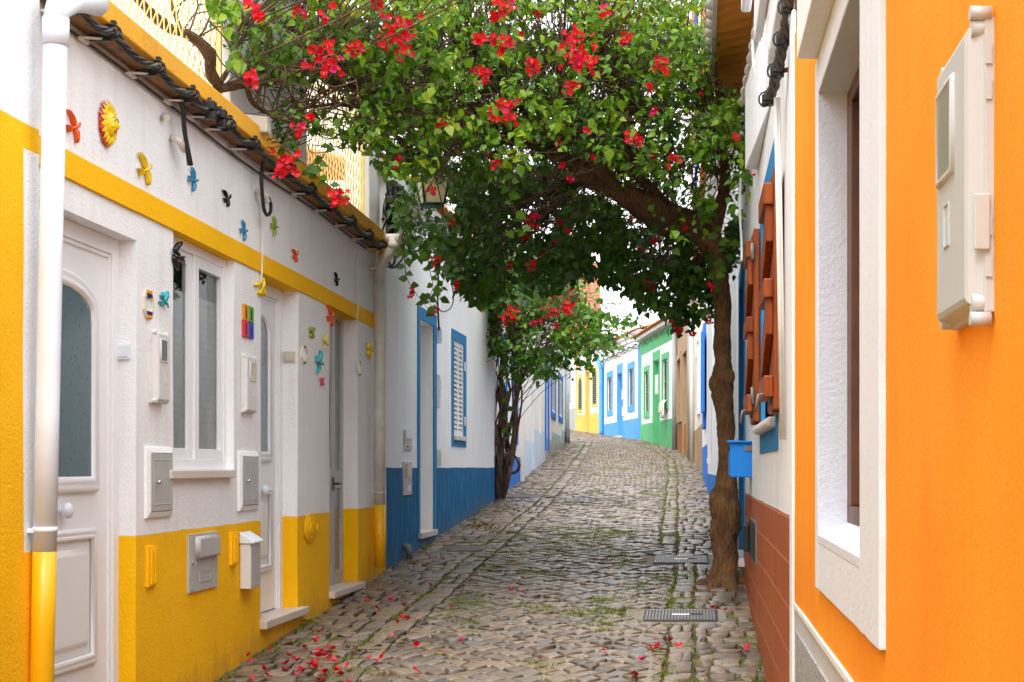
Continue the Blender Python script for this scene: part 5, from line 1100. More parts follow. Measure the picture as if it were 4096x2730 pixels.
mb.tube(P, .014, 6); P = [p + Vector((.02, 0, -.01)) for p in P]; mb.tube(P[::-1], .012, 6); tag(center(mb.build('white_cable', 'pvc_old')), 'white painted twisted cable under the tiled eave', 'cable')
mb = MB(); mb.tube(smooth_pts([P3(1730, 90, 9.0), P3(1731, 140, 9.0), P3(1738, 180, 9.0), P3(1748, 200, 9.0)]), .009, 6); mb.tube(smooth_pts([P3(1703, 395, 10.6), P3(1700, 470, 10.7), P3(1704, 560, 10.8), P3(1704, 600, 10.8)]), .009, 6); tag(center(mb.build('white_cable', 'pvc')), 'thin white cable dropping past the shutters', 'cable')
# ---- further right houses
ZC = lambda x, y: ((1900 + x * .5102) * .5745, (1100 + y * .5102) * .5745)
def rz(f, x0, x1, y0, y1): u0, v0 = ZC(x0, y0); u1, v1 = ZC(x1, y1); return rects(f, (u0, u1, v0, v1))[0]
f3 = Fac((.24, 15.2), (.10, 27.5), -1)
f, h3 = house_row(-1, (.24, 15.2), (.10, 27.5), 'white house with bright blue base seen just past the left side of the big trunk', H(3.0), lambda s, z: 'd' if z < H(-.02) + max(0, (s - 4)) * .045 else 'w', {'w': ('wall', 'white'), 'd': ('dado', 'bright_blue')}, [(8.5, 9.6, H(.75), H(1.95), .08)], (), step=.5)
wn = surround(f, h3, 8.5, 9.6, H(.75), H(1.95), .16, 'bright_blue', .04); mb = MB(); f.box(mb, 8.0, 8.5, H(.8), H(1.95), .03, .08); mb.build('shutter', 'bright_blue', wn); glazed(f, wn, 8.5, 9.6, H(.75), H(1.95), -.02)
t = thing('downpipe', 'square pale grey downpipe ending above the bright blue base on the right', 'drainpipe', f.w(5, H(.1), .05)); mb = MB(); f.box(mb, 4.6, 4.75, H(.08), H(3.0), .0, .05); mb.build('pipe', 'light_grey', t, bevel=.004); mb = MB(); f.box(mb, 4.58, 4.77, H(.05), H(.12), .0, .058); mb.build('foot', 'light_grey', t)
f, h4 = house_row(-1, (.10, 27.6), (-.05, 33.5), 'narrow cream and white house squeezed between the brown house and the bright blue base', H(3.4), lambda s, z: 'd' if z < H(.75) else 'w', {'w': ('wall', 'cream'), 'd': ('dado', 'brown_wall')}, [(1.2, 2.3, H(1.1), H(2.3), .1), (3.6, 4.5, gz(31), gz(31) + 2.1, .12)], (H(.75),), step=.8)
wn = surround(f, h4, 1.2, 2.3, H(1.1), H(2.3), .14, 'white', .03); glazed(f, wn, 1.2, 2.3, H(1.1), H(2.3), -.05, 'dark_wood'); mb = MB(); f.box(mb, 3.6, 4.5, gz(31), gz(31) + 2.1, -.16, -.1); mb.build('door', 'dark_wood', h4)
t = thing('downpipe', 'cream downpipe on the narrow house right of the brown house', 'drainpipe', f.w(5.6, gz(33), .05)); mb = MB(); mb.tube([f.w(5.6, gz(33) - .1, .05), f.w(5.6, H(3.4), .05)], .05, 8); mb.build('pipe', 'cream', t)
f5 = Fac((-.05, 33.5), (-.5, 41), -1)
w1, w2 = rz(f5, 1592, 1620, 645, 1105), rz(f5, 1680, 1708, 535, 1060); dr = rz(f5, 1636, 1668, 585, 1345); dr = (dr[0], dr[1], gz(36.5), dr[3])
f, h5 = house_row(-1, (-.05, 33.5), (-.5, 41), 'brown house with rust-coloured base beside the green house', H(3.75), lambda s, z: 'd' if z < H(1.02) else 'w', {'w': ('wall', 'brown_wall'), 'd': ('dado', 'rust_dado')}, [w1 + (.1,), w2 + (.1,), dr + (.15,)], (H(1.02),), step=.8)
for q in (w1, w2): wn = surround(f, h5, *q, .14, 'brown_wall', .04); glazed(f, wn, *q, -.05, 'dark_wood')
mb = MB(); f.box(mb, *dr, -.2, -.13); mb.build('door', 'dark_wood', h5); surround(f, h5, *dr, .12, 'brown_wall', .03, False, 'door_surround')
for s, lb in ((.25, 'grey downpipe on the near edge of the brown house'), (7.3, 'dark downpipe between the brown house and the green house')):
    t = thing('downpipe', lb, 'drainpipe', f.w(s, gz(33.5 + s), .06)); mb = MB(); mb.tube([f.w(s, gz(33.5 + s) - .1, .06), f.w(s, H(3.7), .06)], .06, 10); mb.build('pipe', 'grey_paint', t)
hK = thing('house', 'tall red brick house rising above the bougainvillea on the right', 'house', (0, 37, gz(37))); fk = Fac((.1, 36.2), (-.12, 40), -1)
wall(fk, hK, 0, fk.L, H(3.7), H(11.8), [(1.2, 2.2, H(5.5), H(7), .1), (1.2, 2.2, H(8.5), H(10), .1)], names={'wall': ('wall', 'brick')}, step=1.2, depth=4)
for zz in (5.5, 8.5): wn = surround(fk, hK, 1.2, 2.2, H(zz), H(zz + 1.5), .12, 'white', .03); glazed(fk, wn, 1.2, 2.2, H(zz), H(zz + 1.5), -.05)
mb = MB(); fk.box(mb, -.0, .35, H(3.7), H(11.8), -.02, .05); mb.build('pilaster', 'white', hK); tile_roof(fk, hK, 0, fk.L, H(11.8), .2, 3, .3)
t = thing('downpipe', 'bright blue downpipe on the tall red brick house', 'drainpipe', fk.w(.6, H(4), .06)); mb = MB(); mb.tube([fk.w(.5, H(3.7), .07), fk.w(.5, H(11.7), .07)], .05, 8); mb.build('pipe', 'bright_blue', t)
def arched_window(f, h, q, b, mat, rise, fill='teal_green', lou=True, name='window'):
    s0, s1, z0, z1 = q; mb = MB(); n = 10
    A = arch(s0 - b, s1 + b, z0 - b, z1 + b * 1.6, rise + b, 0, n); B_2 = arch(s0, s1, z0, z1, rise, 0, n)
    mb.rings([(A, -.004), (A, .03), (B_2, .03), (B_2, -.1)], lambda x, y, o: f.w(x, y, o))
    for i in range(len(mb.sm)): mb.sm[i] = False
    wn = mb.build(name, mat, h); mb = MB(); mb.prism(B_2, f.fn(), .004, .010); mb.build('dark_room', 'dark', wn)
    if lou:
        mb = MB(); k = 0; z = z0 + .03
        while z < z1 - .04:
            hw = (s1 - s0) / 2 - .02
            if z > z1 - rise: hw *= math.sqrt(max(.05, 1 - ((z - (z1 - rise)) / rise) ** 2))
            c = (s0 + s1) / 2; f.box(mb, c - hw, c + hw, z, z + .03, .0105, .03); z += .075
        mb.build('shutter', fill, wn)
    else:
        mb = MB(); c = (s0 + s1) / 2; f.box(mb, s0 + .03, s1 - .03, z0 + .03, z1 - rise, .0105, .02); mb.build('pane', 'grey_glass', wn); mb = MB(); f.box(mb, c - .03, c + .03, z0, z1 - .05, .0205, .035); mb.build('window_frame', 'upvc', wn)
    return wn
# green
f6 = Fac((-.5, 41), (-1.67, 48), -1); w1, w2 = rz(f6, 1333, 1363, 752, 1075), rz(f6, 1476, 1514, 652, 1003); dr = rz(f6, 1401, 1446, 658, 1310); dr = (dr[0], dr[1], gz(44.5) - .1, dr[3])
f, h6 = house_row(-1, (-.5, 41), (-1.67, 48), 'white house with green base, green door recess and green window frames', H(3.72), lambda s, z: 'd' if z < H(1.27) else ('b' if z > H(3.30) else ('c' if s > 6.75 else 'w')), {'w': ('wall', 'white'), 'd': ('dado', 'green'), 'b': ('top_band', 'green'), 'c': ('corner_strip', 'green')}, [w1 + (.1,), w2 + (.1,), dr + (.45,)], (H(1.27), H(3.30)), step=.5, eave=.3)
for q in (w1, w2): wn = surround(f, h6, *q, .16, 'green', .03); glazed(f, wn, *q, -.03, 'dark_wood'); 
mb = MB()
for q in ((dr[0] - .12, dr[0], dr[2], dr[3] + .25), (dr[1], dr[1] + .12, dr[2], dr[3] + .25), (dr[0], dr[1], dr[3], dr[3] + .25)): f.box(mb, *q, -.004, .02)
for q in ((dr[0], dr[0] + .01, dr[2], dr[3]), (dr[1] - .01, dr[1], dr[2], dr[3])): f.box(mb, *q, -.44, .015)
mb.build('door_surround', 'green', h6); mb = MB(); f.box(mb, dr[0] + .01, dr[1] - .01, dr[2], dr[3], -.5, -.42); mb.build('door', 'green', h6)
t = thing('towel', 'two pale towels hanging from the sill of the green-framed window', 'towel', f.w(w2[0] + .3, w2[2], .1)); 
for a, b, zz in ((w2[0] + .05, w2[0] + .45, -.42), (w2[0] + .5, w2[0] + .95, -.3)):
    mb = MB(); vs = []
    for i in range(9):
        for j in range(6): k = j / 5; vs.append(f.w(a + (b - a) * i / 8, w2[2] + .08 + (zz - .05) * k, .06 + .03 * math.sin(i * 2.3) * (.4 + k) + (.04 if j else -.02)))
    mb.add(vs, [(i * 6 + j, i * 6 + j + 1, (i + 1) * 6 + j + 1, (i + 1) * 6 + j) for i in range(8) for j in range(5)], True); o = mb.build('cloth', 'cream', t); sd = o.modifiers.new('thickness', 'SOLIDIFY'); sd.thickness = .008
meter_box(f, f.S(ZC(1438, 0)[0]), f.S(ZC(1438, 0)[0]) + .35, H(2.0), H(2.55), .05, 'pale meter box between the green door and the window with towels', win=None)
# blue
f7 = Fac((-1.67, 48), (-3.24, 56), -1); w1, w2 = rz(f7, 1043, 1075, 797, 1056), rz(f7, 1208, 1245, 729, 1018); dr = rz(f7, 1119, 1155, 765, 1250); dr = (dr[0], dr[1], gz(52) - .1, dr[3])
f, h7 = house_row(-1, (-1.67, 48), (-3.24, 56), 'white house with light blue base, bright blue door recess and light blue window frames', H(4.0), lambda s, z: 'd' if z < H(1.49) else ('c' if s < .25 or s > 7.9 else 'w'), {'w': ('wall', 'white'), 'd': ('dado', 'sky_blue'), 'c': ('corner_strip', 'sky_blue')}, [w1 + (.1,), w2 + (.1,), dr + (.5,)], (H(1.49),), step=.5)
for q in (w1, w2): wn = surround(f, h7, *q, .2, 'sky_blue', .03); glazed(f, wn, *q, -.03, 'dark_wood')
mb = MB()
for q in ((dr[0] - .12, dr[0], dr[2], dr[3] + .3), (dr[1], dr[1] + .12, dr[2], dr[3] + .3), (dr[0], dr[1], dr[3], dr[3] + .3)): f.box(mb, *q, -.004, .02)
for q in ((dr[0], dr[0] + .01, dr[2], dr[3]), (dr[1] - .01, dr[1], dr[2], dr[3])): f.box(mb, *q, -.49, .015)
mb.build('door_surround', 'sky_blue', h7); mb = MB(); f.box(mb, dr[0] + .01, dr[1] - .01, dr[2], dr[3], -.55, -.47); mb.build('door', 'bright_blue', h7)
mb = MB(); f.box(mb, dr[0] - .1, dr[1] + .1, gz(52) - .2, gz(52) + .03, -.1, .12); mb.build('step', 'marble', h7)
mb = MB(); f.box(mb, .0, 8.1, H(3.62), H(3.70), -.01, .05); f.box(mb, .0, 8.1, H(3.85), H(3.92), -.01, .08); mb.build('string_course', 'white_worn', h7)
mb = MB(); mb.tube([f.w(.1 + .2 * i, H(3.66) + .03 * math.sin(i * 1.1), .09) for i in range(40)], .022, 5); tag(center(mb.build('roof_cable', 'cable_grey')), 'grey cable strung below the eaves of the light blue house', 'cable')
mb = MB(); f_ = f6; mb.tube([f_.w(.1 + .2 * i, H(3.62) + .03 * math.sin(i * 1.1), .09) for i in range(34)], .022, 5); tag(center(mb.build('roof_cable', 'cable_grey')), 'grey cable strung below the eaves of the green house', 'cable')
for (x, y0, y1, lb) in ((1170, 900, 980, 'upper pale meter box right of the bright blue door'), (1172, 1035, 1110, 'lower pale meter box right of the bright blue door')):
    u, v0 = ZC(x, y0); v1 = ZC(x, y1)[1]; s = f.S(u); meter_box(f, s - .15, s + .2, f.Z(u, v1), f.Z(u, v0), .06, lb, win=None)
t = thing('downpipe', 'light blue downpipe with a bend between the light blue house and the yellow-framed house', 'drainpipe', f.w(8.0, gz(56), .1)); mb = MB(); mb.tube(smooth_pts([f.w(8.0, gz(56) - .1, .08), f.w(8.0, H(3.0), .08), f.w(8.0, H(3.3), .08), f.w(8.05, H(3.55), .12), f.w(8.25, H(3.85), .22)]), .075, 10); mb.build('pipe', 'sky_blue', t)
# yellow
f8 = Fac((-3.24, 56), (-4.49, 60), -1); w1, w2 = rz(f8, 815, 842, 806, 1055), rz(f8, 926, 956, 744, 1010); dr = rz(f8, 869, 897, 755, 1230); dr = (dr[0], dr[1], gz(58) - .1, dr[3])
f, h8 = house_row(-1, (-3.24, 56), (-4.49, 60), 'white house with soft yellow base and arched windows with dark green shutters', H(4.1), lambda s, z: 'd' if z < H(1.93) else ('c' if s > 4.0 else 'w'), {'w': ('wall', 'white'), 'd': ('dado', 'pale_yellow'), 'c': ('corner_strip', 'pale_yellow')}, [dr + (.3,)], (H(1.93),), step=.4)
for q in (w1, w2): arched_window(f, h8, q, .10, 'pale_yellow', .25)
mb = MB()
for q in ((dr[0] - .1, dr[0], dr[2], dr[3] + .2), (dr[1], dr[1] + .1, dr[2], dr[3] + .2), (dr[0], dr[1], dr[3], dr[3] + .2)): f.box(mb, *q, -.004, .02)
for q in ((dr[0], dr[0] + .01, dr[2], dr[3]), (dr[1] - .01, dr[1], dr[2], dr[3])): f.box(mb, *q, -.29, .015)
mb.build('door_surround', 'pale_yellow', h8); mb = MB(); f.box(mb, dr[0] + .01, dr[1] - .01, dr[2], dr[3], -.35, -.28); mb.build('door', 'pale_yellow', h8)
# grey
f9 = Fac((-4.49, 60), (-6.2, 64), -1); w1 = rz(f9, 728, 756, 758, 998)
f, h9 = house_row(-1, (-4.49, 60), (-6.2, 64), 'white house with grey base and one arched window, last on the right before the bend', H(4.2), lambda s, z: 'd' if z < H(2.22) else 'w', {'w': ('wall', 'white'), 'd': ('dado', 'grey_paint')}, [], (H(2.22),), step=.6)
arched_window(f, h9, w1, .12, 'light_grey', .2, lou=False)
# tall terracotta-coloured building beyond the bend
fz = Fac((-5.35, 74), (-10.5, 82), -1); h10 = thing('house', 'tall house with a terracotta-coloured wall showing above the roofs at the bend', 'house', (-6, 76, gz(76)))
wall(fz, h10, 0, fz.L, gz(76) - 1, H(9.4), [(3, 4.2, H(6), H(7.6), .15)], names={'wall': ('wall', 'brick')}, step=1.5, depth=1.1); wn = surround(fz, h10, 3, 4.2, H(6), H(7.6), .2, 'white', .04); glazed(fz, wn, 3, 4.2, H(6), H(7.6), -.05); tile_roof(fz, h10, 0, fz.L, H(9.4), .3, 1.1, .3, .25)
f, h11 = house_row(-1, (-6.2, 64), (-12, 72), 'white house closing the view at the bend', H(4.6), lambda s, z: 'w', {'w': ('wall', 'white')}, [(3, 4, H(2.8), H(4.0), .1)], (), step=1.5)
wn = surround(f, h11, 3, 4, H(2.8), H(4.0), .15, 'sky_blue', .03); glazed(f, wn, 3, 4, H(2.8), H(4.0), -.05)
# ================================================================== PLANTS
class Plant:
    def __init__(s): s.V = []; s.F = []; s.T = []
    def leaf(s, p, ax, nm, L_, tint, fold=.25, wr=.40):
        ax = ax.normalized(); sd = ax.cross(nm)
        if sd.length < 1e-4: return
        sd.normalize(); nm = sd.cross(ax); b = len(s.V)
        W = L_ * wr
        dn = nm * (L_ * fold * .35)
        cx = ax * L_
        s.V += [p, p + cx * .28 + sd * W + dn * .9, p + cx * .62 + sd * W * .72 + dn * .5, p + cx * 1.0 - nm * L_ * .10, p + cx * .62 - sd * W * .72 + dn * .5, p + cx * .28 - sd * W + dn * .9, p + cx * .5]
        s.F += [(b, b + 1, b + 6), (b + 1, b + 2, b + 6), (b + 2, b + 3, b + 6), (b + 3, b + 4, b + 6), (b + 4, b + 5, b + 6), (b + 5, b, b + 6)]
        s.T += [tint] * 7
    def build(s, name, mat, parent):
        m = MB(); m.v = s.V; m.f = s.F; m.sm = [True] * len(s.F); return m.build(name, mat, parent, tint=s.T)
def rv(): 
    while True:
        v = Vector((rr(-1, 1), rr(-1, 1), rr(-1, 1)))
        if .05 < v.length < 1: return v.normalized()
def in_poly(x, y, P):
    c = False; j = len(P) - 1
    for i in range(len(P)):
        if (P[i][1] > y) != (P[j][1] > y) and x < (P[j][0] - P[i][0]) * (y - P[i][1]) / (P[j][1] - P[i][1]) + P[i][0]: c = not c
        j = i
    return c
def blossoms(mb_T, c, r, n, size, squash=.7):
    V, Fc, T = mb_T
    for _ in range(n):
        q = c + Vector((rr(-1, 1), rr(-1, 1) * squash, rr(-1, 1))) * r * rr(.3, 1) ** .5
        up = (rv() * .8 + Vector((0, -.9, .25))).normalized(); a = up.orthogonal().normalized(); b = up.cross(a); t0 = rr(0, 6.3); tint = rr(0, 1)
        for k in range(3):
            th = t0 + k * 2 * PI / 3; ax = (a * math.cos(th) + b * math.sin(th)) * .86 + up * .5; sd = up.cross(ax).normalized(); L_ = size * rr(.8, 1.15); i = len(V)
            V.extend([q, q + ax * L_ * .5 + sd * L_ * .52 + up * L_ * rr(0, .2), q + ax * L_ * .95 + up * L_ * rr(-.1, .2), q + ax * L_ * .5 - sd * L_ * .52 + up * L_ * rr(0, .2), q + ax * L_ * .5 - up * L_ * .08]); T.extend([min(1, max(0, tint + rr(-.15, .15)))] * 5)
            Fc.extend([(i, i + 1, i + 4), (i + 1, i + 2, i + 4), (i + 2, i + 3, i + 4), (i + 3, i, i + 4)])
def cluster(parent, c, r, n, size=.042):
    V, Fc, T = [], [], []; blossoms((V, Fc, T), c, r, n, size); m = MB(); m.v = V; m.f = Fc; m.sm = [False] * len(Fc); return m.build('blossom_cluster', 'petal', parent, tint=T)
def limb(mb, pts, rad, n=10, gn=.12, sub=5):
    P = smooth_pts(pts, sub); k = len(P); rs = []
    for i in range(k):
        x = i / (k - 1) * (len(rad) - 1); a = int(min(x, len(rad) - 2)); r = rad[a] + (rad[a + 1] - rad[a]) * (x - a)
        rs.append(r * (1 + gn * 1.6 * noise.noise(Vector((P[i].x * 9, P[i].y * 9, P[i].z * 5)))))
    b = len(mb.v); mb.tube(P, rs, n)
    for i in range(b, len(mb.v)):                          # gnarl
        v = mb.v[i]; c = P[min((i - b) // n, k - 1)]; d = v - c
        if d.length > 1e-5: mb.v[i] = c + d * (1 + gn * 2.2 * noise.noise(Vector((v.x * 17, v.y * 17, v.z * 8))) + gn * noise.noise(v * 45))
    return P
# ---- the big bougainvillea
T = thing('bougainvillea', 'huge red-flowering bougainvillea with a gnarled trunk, arching over the street from the right wall', 'tree', (ground_at(1668, 1345)))
D0 = 12.35; px_ = lambda r: r * D0 / F
mb = MB()
tr = [(1662, 1364, 44), (1661, 1340, 36), (1665, 1305, 30), (1665, 1260, 29), (1663, 1228, 32), (1668, 1190, 31), (1664, 1150, 33), (1667, 1125, 29), (1669, 1100, 23), (1667, 1030, 17), (1669, 990, 20), (1664, 940, 22), (1661, 905, 24), (1659, 872, 24), (1661, 835, 20), (1660, 800, 21), (1661, 750, 20), (1661, 700, 20), (1656, 650, 19), (1648, 600, 21), (1632, 560, 25), (1612, 528, 27)]
trunk_pts = [P3(u, v, D0) for u, v, r in tr]
limb(mb, trunk_pts, [px_(r) for u, v, r in tr], 22, .095, 6)
for (u, v, r) in ((1642, 1148, 13), (1640, 1226, 11), (1643, 882, 15), (1676, 866, 13), (1652, 900, 14), (1643, 1182, 10)):
    p = P3(u, v, D0 - .03); mb.ball(p, (px_(r), px_(r), px_(r * 1.5)), 12, 8)
for (du, dd) in ((-55, -.1), (-30, -.25), (15, -.3), (40, .05)):
    a = P3(1666, 1320, D0); b = P3(1666 + du, 1357, D0 + dd); b.z = gz(b.y) + .01; c = b + (b - a) * .25; c.z = gz(c.y) - .03; limb(mb, [a, (a + b) / 2 + Vector((0, 0, -.03)), b, c], [px_(24), px_(20), px_(14), px_(5)], 10)
bk = mb.build('trunk', 'bark', T)
limbs = []
LB = [
 [(1618, 530, 12.35), (1560, 500, 12.2), (1490, 470, 12.0), (1420, 440, 11.9), (1350, 400, 11.8), (1290, 360, 11.7), (1210, 328, 11.6), (1130, 325, 11.6), (1050, 348, 11.7), (990, 388, 11.9)],
 [(1600, 525, 12.3), (1540, 530, 12.6), (1470, 490, 12.8), (1400, 430, 12.9), (1330, 420, 13.0), (1260, 440, 13.2), (1190, 480, 13.4)],
 [(1560, 500, 12.2), (1500, 440, 12.0), (1450, 380, 11.8), (1420, 300, 11.6), (1400, 200, 11.5), (1380, 90, 11.4)],
 [(1420, 440, 11.9), (1350, 350, 11.6), (1310, 270, 11.4), (1290, 215, 11.3), (1300, 120, 11.2)],
 [(1630, 560, 12.35), (1660, 460, 12.2), (1665, 380, 12.0), (1640, 280, 11.9), (1590, 180, 11.8)],
 [(1210, 328, 11.6), (1120, 270, 11.2), (1020, 250, 10.9), (900, 260, 10.5), (790, 240, 10.2), (690, 250, 9.9)],
 [(1130, 325, 11.6), (1010, 290, 11.4), (920, 230, 11.0), (840, 160, 10.6), (760, 110, 10.3), (650, 60, 10.0)],
 [(1290, 360, 11.7), (1200, 250, 11.4), (1120, 170, 11.2), (1060, 90, 11.1)],
 [(1640, 565, 12.35), (1600, 610, 12.8), (1540, 600, 13.2), (1480, 590, 13.5), (1400, 600, 13.8)],
 [(1330, 420, 13.0), (1250, 500, 13.4), (1180, 560, 13.7), (1120, 600, 13.9)],
 [(720, 165, 9.6), (640, 185, 9.3), (560, 195, 9.0), (500, 205, 8.75)],
 [(900, 260, 10.5), (800, 200, 10.0), (720, 165, 9.6)],
 [(505, 205, 8.75), (560, 190, 8.95), (580, 235, 9.1), (630, 270, 9.4), (690, 285, 9.7)],
 [(500, 200, 8.75), (484, 165, 8.65), (482, 130, 8.6), (455, 95, 8.5), (420, 75, 8.4), (385, 62, 8.3), (350, 32, 8.1), (318, 0, 8.0), (290, -40, 7.9)],
 [(415, 74, 8.4), (405, 40, 8.4), (392, 0, 8.4), (380, -40, 8.4)],
 [(505, 190, 8.75), (530, 150, 8.8), (540, 90, 8.85), (560, 40, 8.9)]]
LR = [(30, 30, 28, 25, 22, 18, 14, 10, 7, 5), (24, 20, 16, 12, 8, 4), (18, 14, 10, 7, 3), (18, 13, 9, 6, 3), (20, 14, 9, 4), (11, 9, 7, 6, 4, 3), (8, 6, 4, 3), (10, 7, 4, 3), (18, 14, 9, 5), (8, 6, 4, 2), (5, 6, 7, 8), (4, 5, 5), (7, 5, 5, 4, 3), (9, 11, 10, 9, 8, 7), (6, 5, 4, 3), (6, 4, 3, 2)]
allp = []
for pts, rad in zip(LB, LR):
    mb = MB(); P = limb(mb, [P3(*p) for p in pts], [r * 1.0 * 11.5 / F for r in rad], 9, .12, 6); mb.build('branch', 'bark_dark', T); allp += P
UP = [(500, -90), (470, 0), (505, 60), (525, 110), (560, 175), (625, 205), (650, 280), (625, 320), (650, 350), (700, 335), (760, 325), (790, 345), (860, 330), (880, 375), (940, 410), (1000, 420), (1100, 400), (1210, 370), (1300, 410), (1400, 470), (1480, 520), (1560, 560), (1640, 560), (1690, 500), (1735, 400), (1725, 230), (1690, 225), (1640, 220), (1622, 60), (1640, -90)]
LOW = [(900, 470), (960, 410), (1100, 390), (1220, 365), (1340, 430), (1500, 520), (1640, 560), (1700, 500), (1690, 590), (1640, 640), (1640, 690), (1600, 720), (1560, 740), (1520, 720), (1470, 690), (1440, 650), (1400, 660), (1350, 625), (1260, 665), (1200, 650), (1110, 690), (1060, 655), (1000, 600), (930, 560)]
lf = Plant(); tw = MB(); rnd_tip = 0
def clump(p, n, Ls, tint, hang=.5, spread=.10):
    ax0 = (rv() * .8 + Vector((0, -.35, -hang))).normalized()
    for k in range(n):
        q = p + ax0 * (k / n - .4) * spread * 2.2 + rv() * spread * .45
        ax = (rv() * .75 + Vector((0, -.25, -.55))).normalized(); nm = (rv() * .75 + Vector((0, -.55, .75))).normalized()
        lf.leaf(q, ax, nm, Ls * rr(.55, 1.15), min(1, max(0, tint + random.gauss(0, .12))), rr(.1, .5), rr(.30, .40))
    return ax0
def twig_to(p, rad=.006):
    q = min((allp[random.randrange(len(allp))] for _ in range(24)), key=lambda a: (a - p).length)
    m_ = (p + q) / 2 + Vector((rr(-.12, .12), rr(-.12, .12), rr(-.02, .16))); tw.tube(smooth_pts([q, q.lerp(m_, .6) + rv() * .04, m_, p.lerp(m_, .4) + rv() * .03, p], 2), [rad, rad * .9, rad * .85, rad * .8, rad * .7, rad * .65, rad * .5, rad * .4, rad * .3], 3, False)
def dmean(u, v):
    a = 8.9 + (u - 520) / (1050 - 520) * 2.3 if u < 1050 else 11.2 + (u - 1050) / 600 * .9
    return a
limb_uv = [((p.x / p.y * F) + U0, V0 - (p.z - HC) * F / p.y, p.y) for p in allp[:300]]
def hides_limb(u, v, d): return any(abs(u - a) < 26 and abs(v - b) < 24 and d < c + .1 for a, b, c in limb_uv)
cnt = 0
while cnt < 3300:
    u, v = rr(440, 1740), rr(-90, 570)
    if not in_poly(u, v, UP): continue
    nse = noise.noise(Vector((u / 90, v / 90, 2)))
    if nse < -.14 and R() < .6: continue
    if v < 70 and R() < .25: continue
    if 160 < v < 250 and R() < .25: continue
    if v > 400 and R() < .45: continue
    if u < 800 and R() < .48: continue
    if u < 850 and v > 150 and R() < .55: continue
    dm = dmean(u, v); th = .5 if u < 800 else 1.0
    d = dm + (rr(-1, .2) * th if R() < .5 else rr(-.2, 2.0) * th)
    if u > 1640 and v > 200: d = rr(10.7, 12.5)
    if 955 < u < 1032 and 388 < v < 475 and d < 13.1: continue
    if 330 < v and u > 1000 and hides_limb(u, v, d) and R() < .92: continue
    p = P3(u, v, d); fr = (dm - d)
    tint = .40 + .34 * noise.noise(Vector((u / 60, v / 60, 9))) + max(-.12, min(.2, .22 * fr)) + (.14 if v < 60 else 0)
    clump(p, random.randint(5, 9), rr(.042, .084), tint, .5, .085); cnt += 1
    if R() < .5: twig_to(p)
for _ in range(420):                                        # unseen extra crown above the view, added to shade the near street
    p = Vector((rr(-2.4, .1), rr(8.2, 13.5), 0)); p.z = HC + 1.07 * p.y * .29 + rr(.15, 1.1)
    clump(p, random.randint(6, 10), .085, .5, .4, .13)
    if R() < .3: twig_to(p)
cnt = 0
while cnt < 1150:
    u, v = rr(890, 1700), rr(380, 745)
    if not in_poly(u, v, LOW): continue
    if noise.noise(Vector((u / 55, v / 55, 5))) < -.10 and R() < .85: continue
    d = rr(12.2, 14.6) if u < 1550 else rr(12.3, 13.6)
    if 955 < u < 1032 and 388 < v < 475 and d < 13.1: continue
    if v < 560 and hides_limb(u, v, d) and R() < .85: continue
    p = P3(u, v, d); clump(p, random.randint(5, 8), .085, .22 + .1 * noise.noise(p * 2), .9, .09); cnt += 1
    if R() < .35: twig_to(p)
def spray(pts, d, n, Ls=.075, tint=.35, fl=()):
    P = smooth_pts([P3(u, v, d + rr(-.05, .05)) for u, v in pts], 5); tw.tube(P, [.0045 * (1 - .7 * i / len(P)) for i in range(len(P))], 4, False)
    for k in range(n):
        x = (k + .5) / n * (len(P) - 1); i = int(x); p = P[i].lerp(P[min(i + 1, len(P) - 1)], x - i); sdv = Vector((1 if k % 2 else -1, rr(-.8, .4), rr(-.7, .1)))
        lf.leaf(p, sdv.normalized(), (rv() * .5 + Vector((0, -.9, .45))).normalized(), Ls * rr(.65, 1.1), tint + rr(-.12, .15), rr(.1, .4), .42)
for pts, d, n in (([(940, 470), (925, 540), (930, 600), (935, 640), (960, 680), (985, 712)], 11.6, 14), ([(960, 480), (980, 560), (985, 610), (995, 660), (985, 690), (1000, 716)], 11.7, 15), ([(1000, 520), (1010, 570), (1040, 620), (1050, 650)], 12, 11), ([(1060, 520), (1050, 580), (1020, 640), (1010, 690)], 12.2, 12), ([(1100, 560), (1110, 620), (1090, 660), (1080, 680)], 12.6, 11), ([(930, 440), (915, 480), (925, 520)], 11.5, 7),
                  ([(1500, 600), (1520, 660), (1540, 700), (1560, 740), (1575, 765)], 12.6, 14), ([(1560, 600), (1590, 650), (1600, 690), (1620, 720)], 12.4, 11), ([(1450, 600), (1470, 640), (1500, 690), (1530, 720)], 12.9, 13), ([(1640, 600), (1645, 640), (1640, 680), (1625, 735)], 12.2, 10), ([(1400, 560), (1420, 620), (1450, 660)], 13, 10),
                  ([(650, 340), (690, 370), (730, 400), (760, 425), (790, 455)], 9.4, 10), ([(760, 330), (730, 380), (710, 400)], 9.6, 8), ([(1680, 420), (1705, 400), (1725, 405), (1735, 420)], 10.6, 9), ([(1250, 640), (1200, 640), (1130, 650), (1090, 640)], 13, 12), ([(1180, 400), (1170, 450), (1200, 520), (1180, 540)], 10.9, 11), ([(1640, 540), (1670, 580), (1650, 620), (1640, 640)], 11.9, 9), ([(1620, 470), (1650, 540), (1690, 560)], 11.8, 9)):
    spray(pts, d, n, .08, .42 if d < 12 else .28)
cnt = 0
while cnt < 620:                                            # bare brown twigs tangled inside
    u, v = rr(560, 1560), rr(120, 420)
    if not in_poly(u, v, UP): continue
    p = P3(u, v, dmean(u, v) + rr(-.7, .5)); q = p + Vector((rr(-.35, .35), rr(-.2, .2), rr(-.12, .2))); m_ = (p + q) / 2 + rv() * .06; tw.tube(smooth_pts([p, m_, q], 3), .0038, 3, False); cnt += 1
lf.build('foliage', 'leaf', T); tw.build('twigs', 'twig', T)
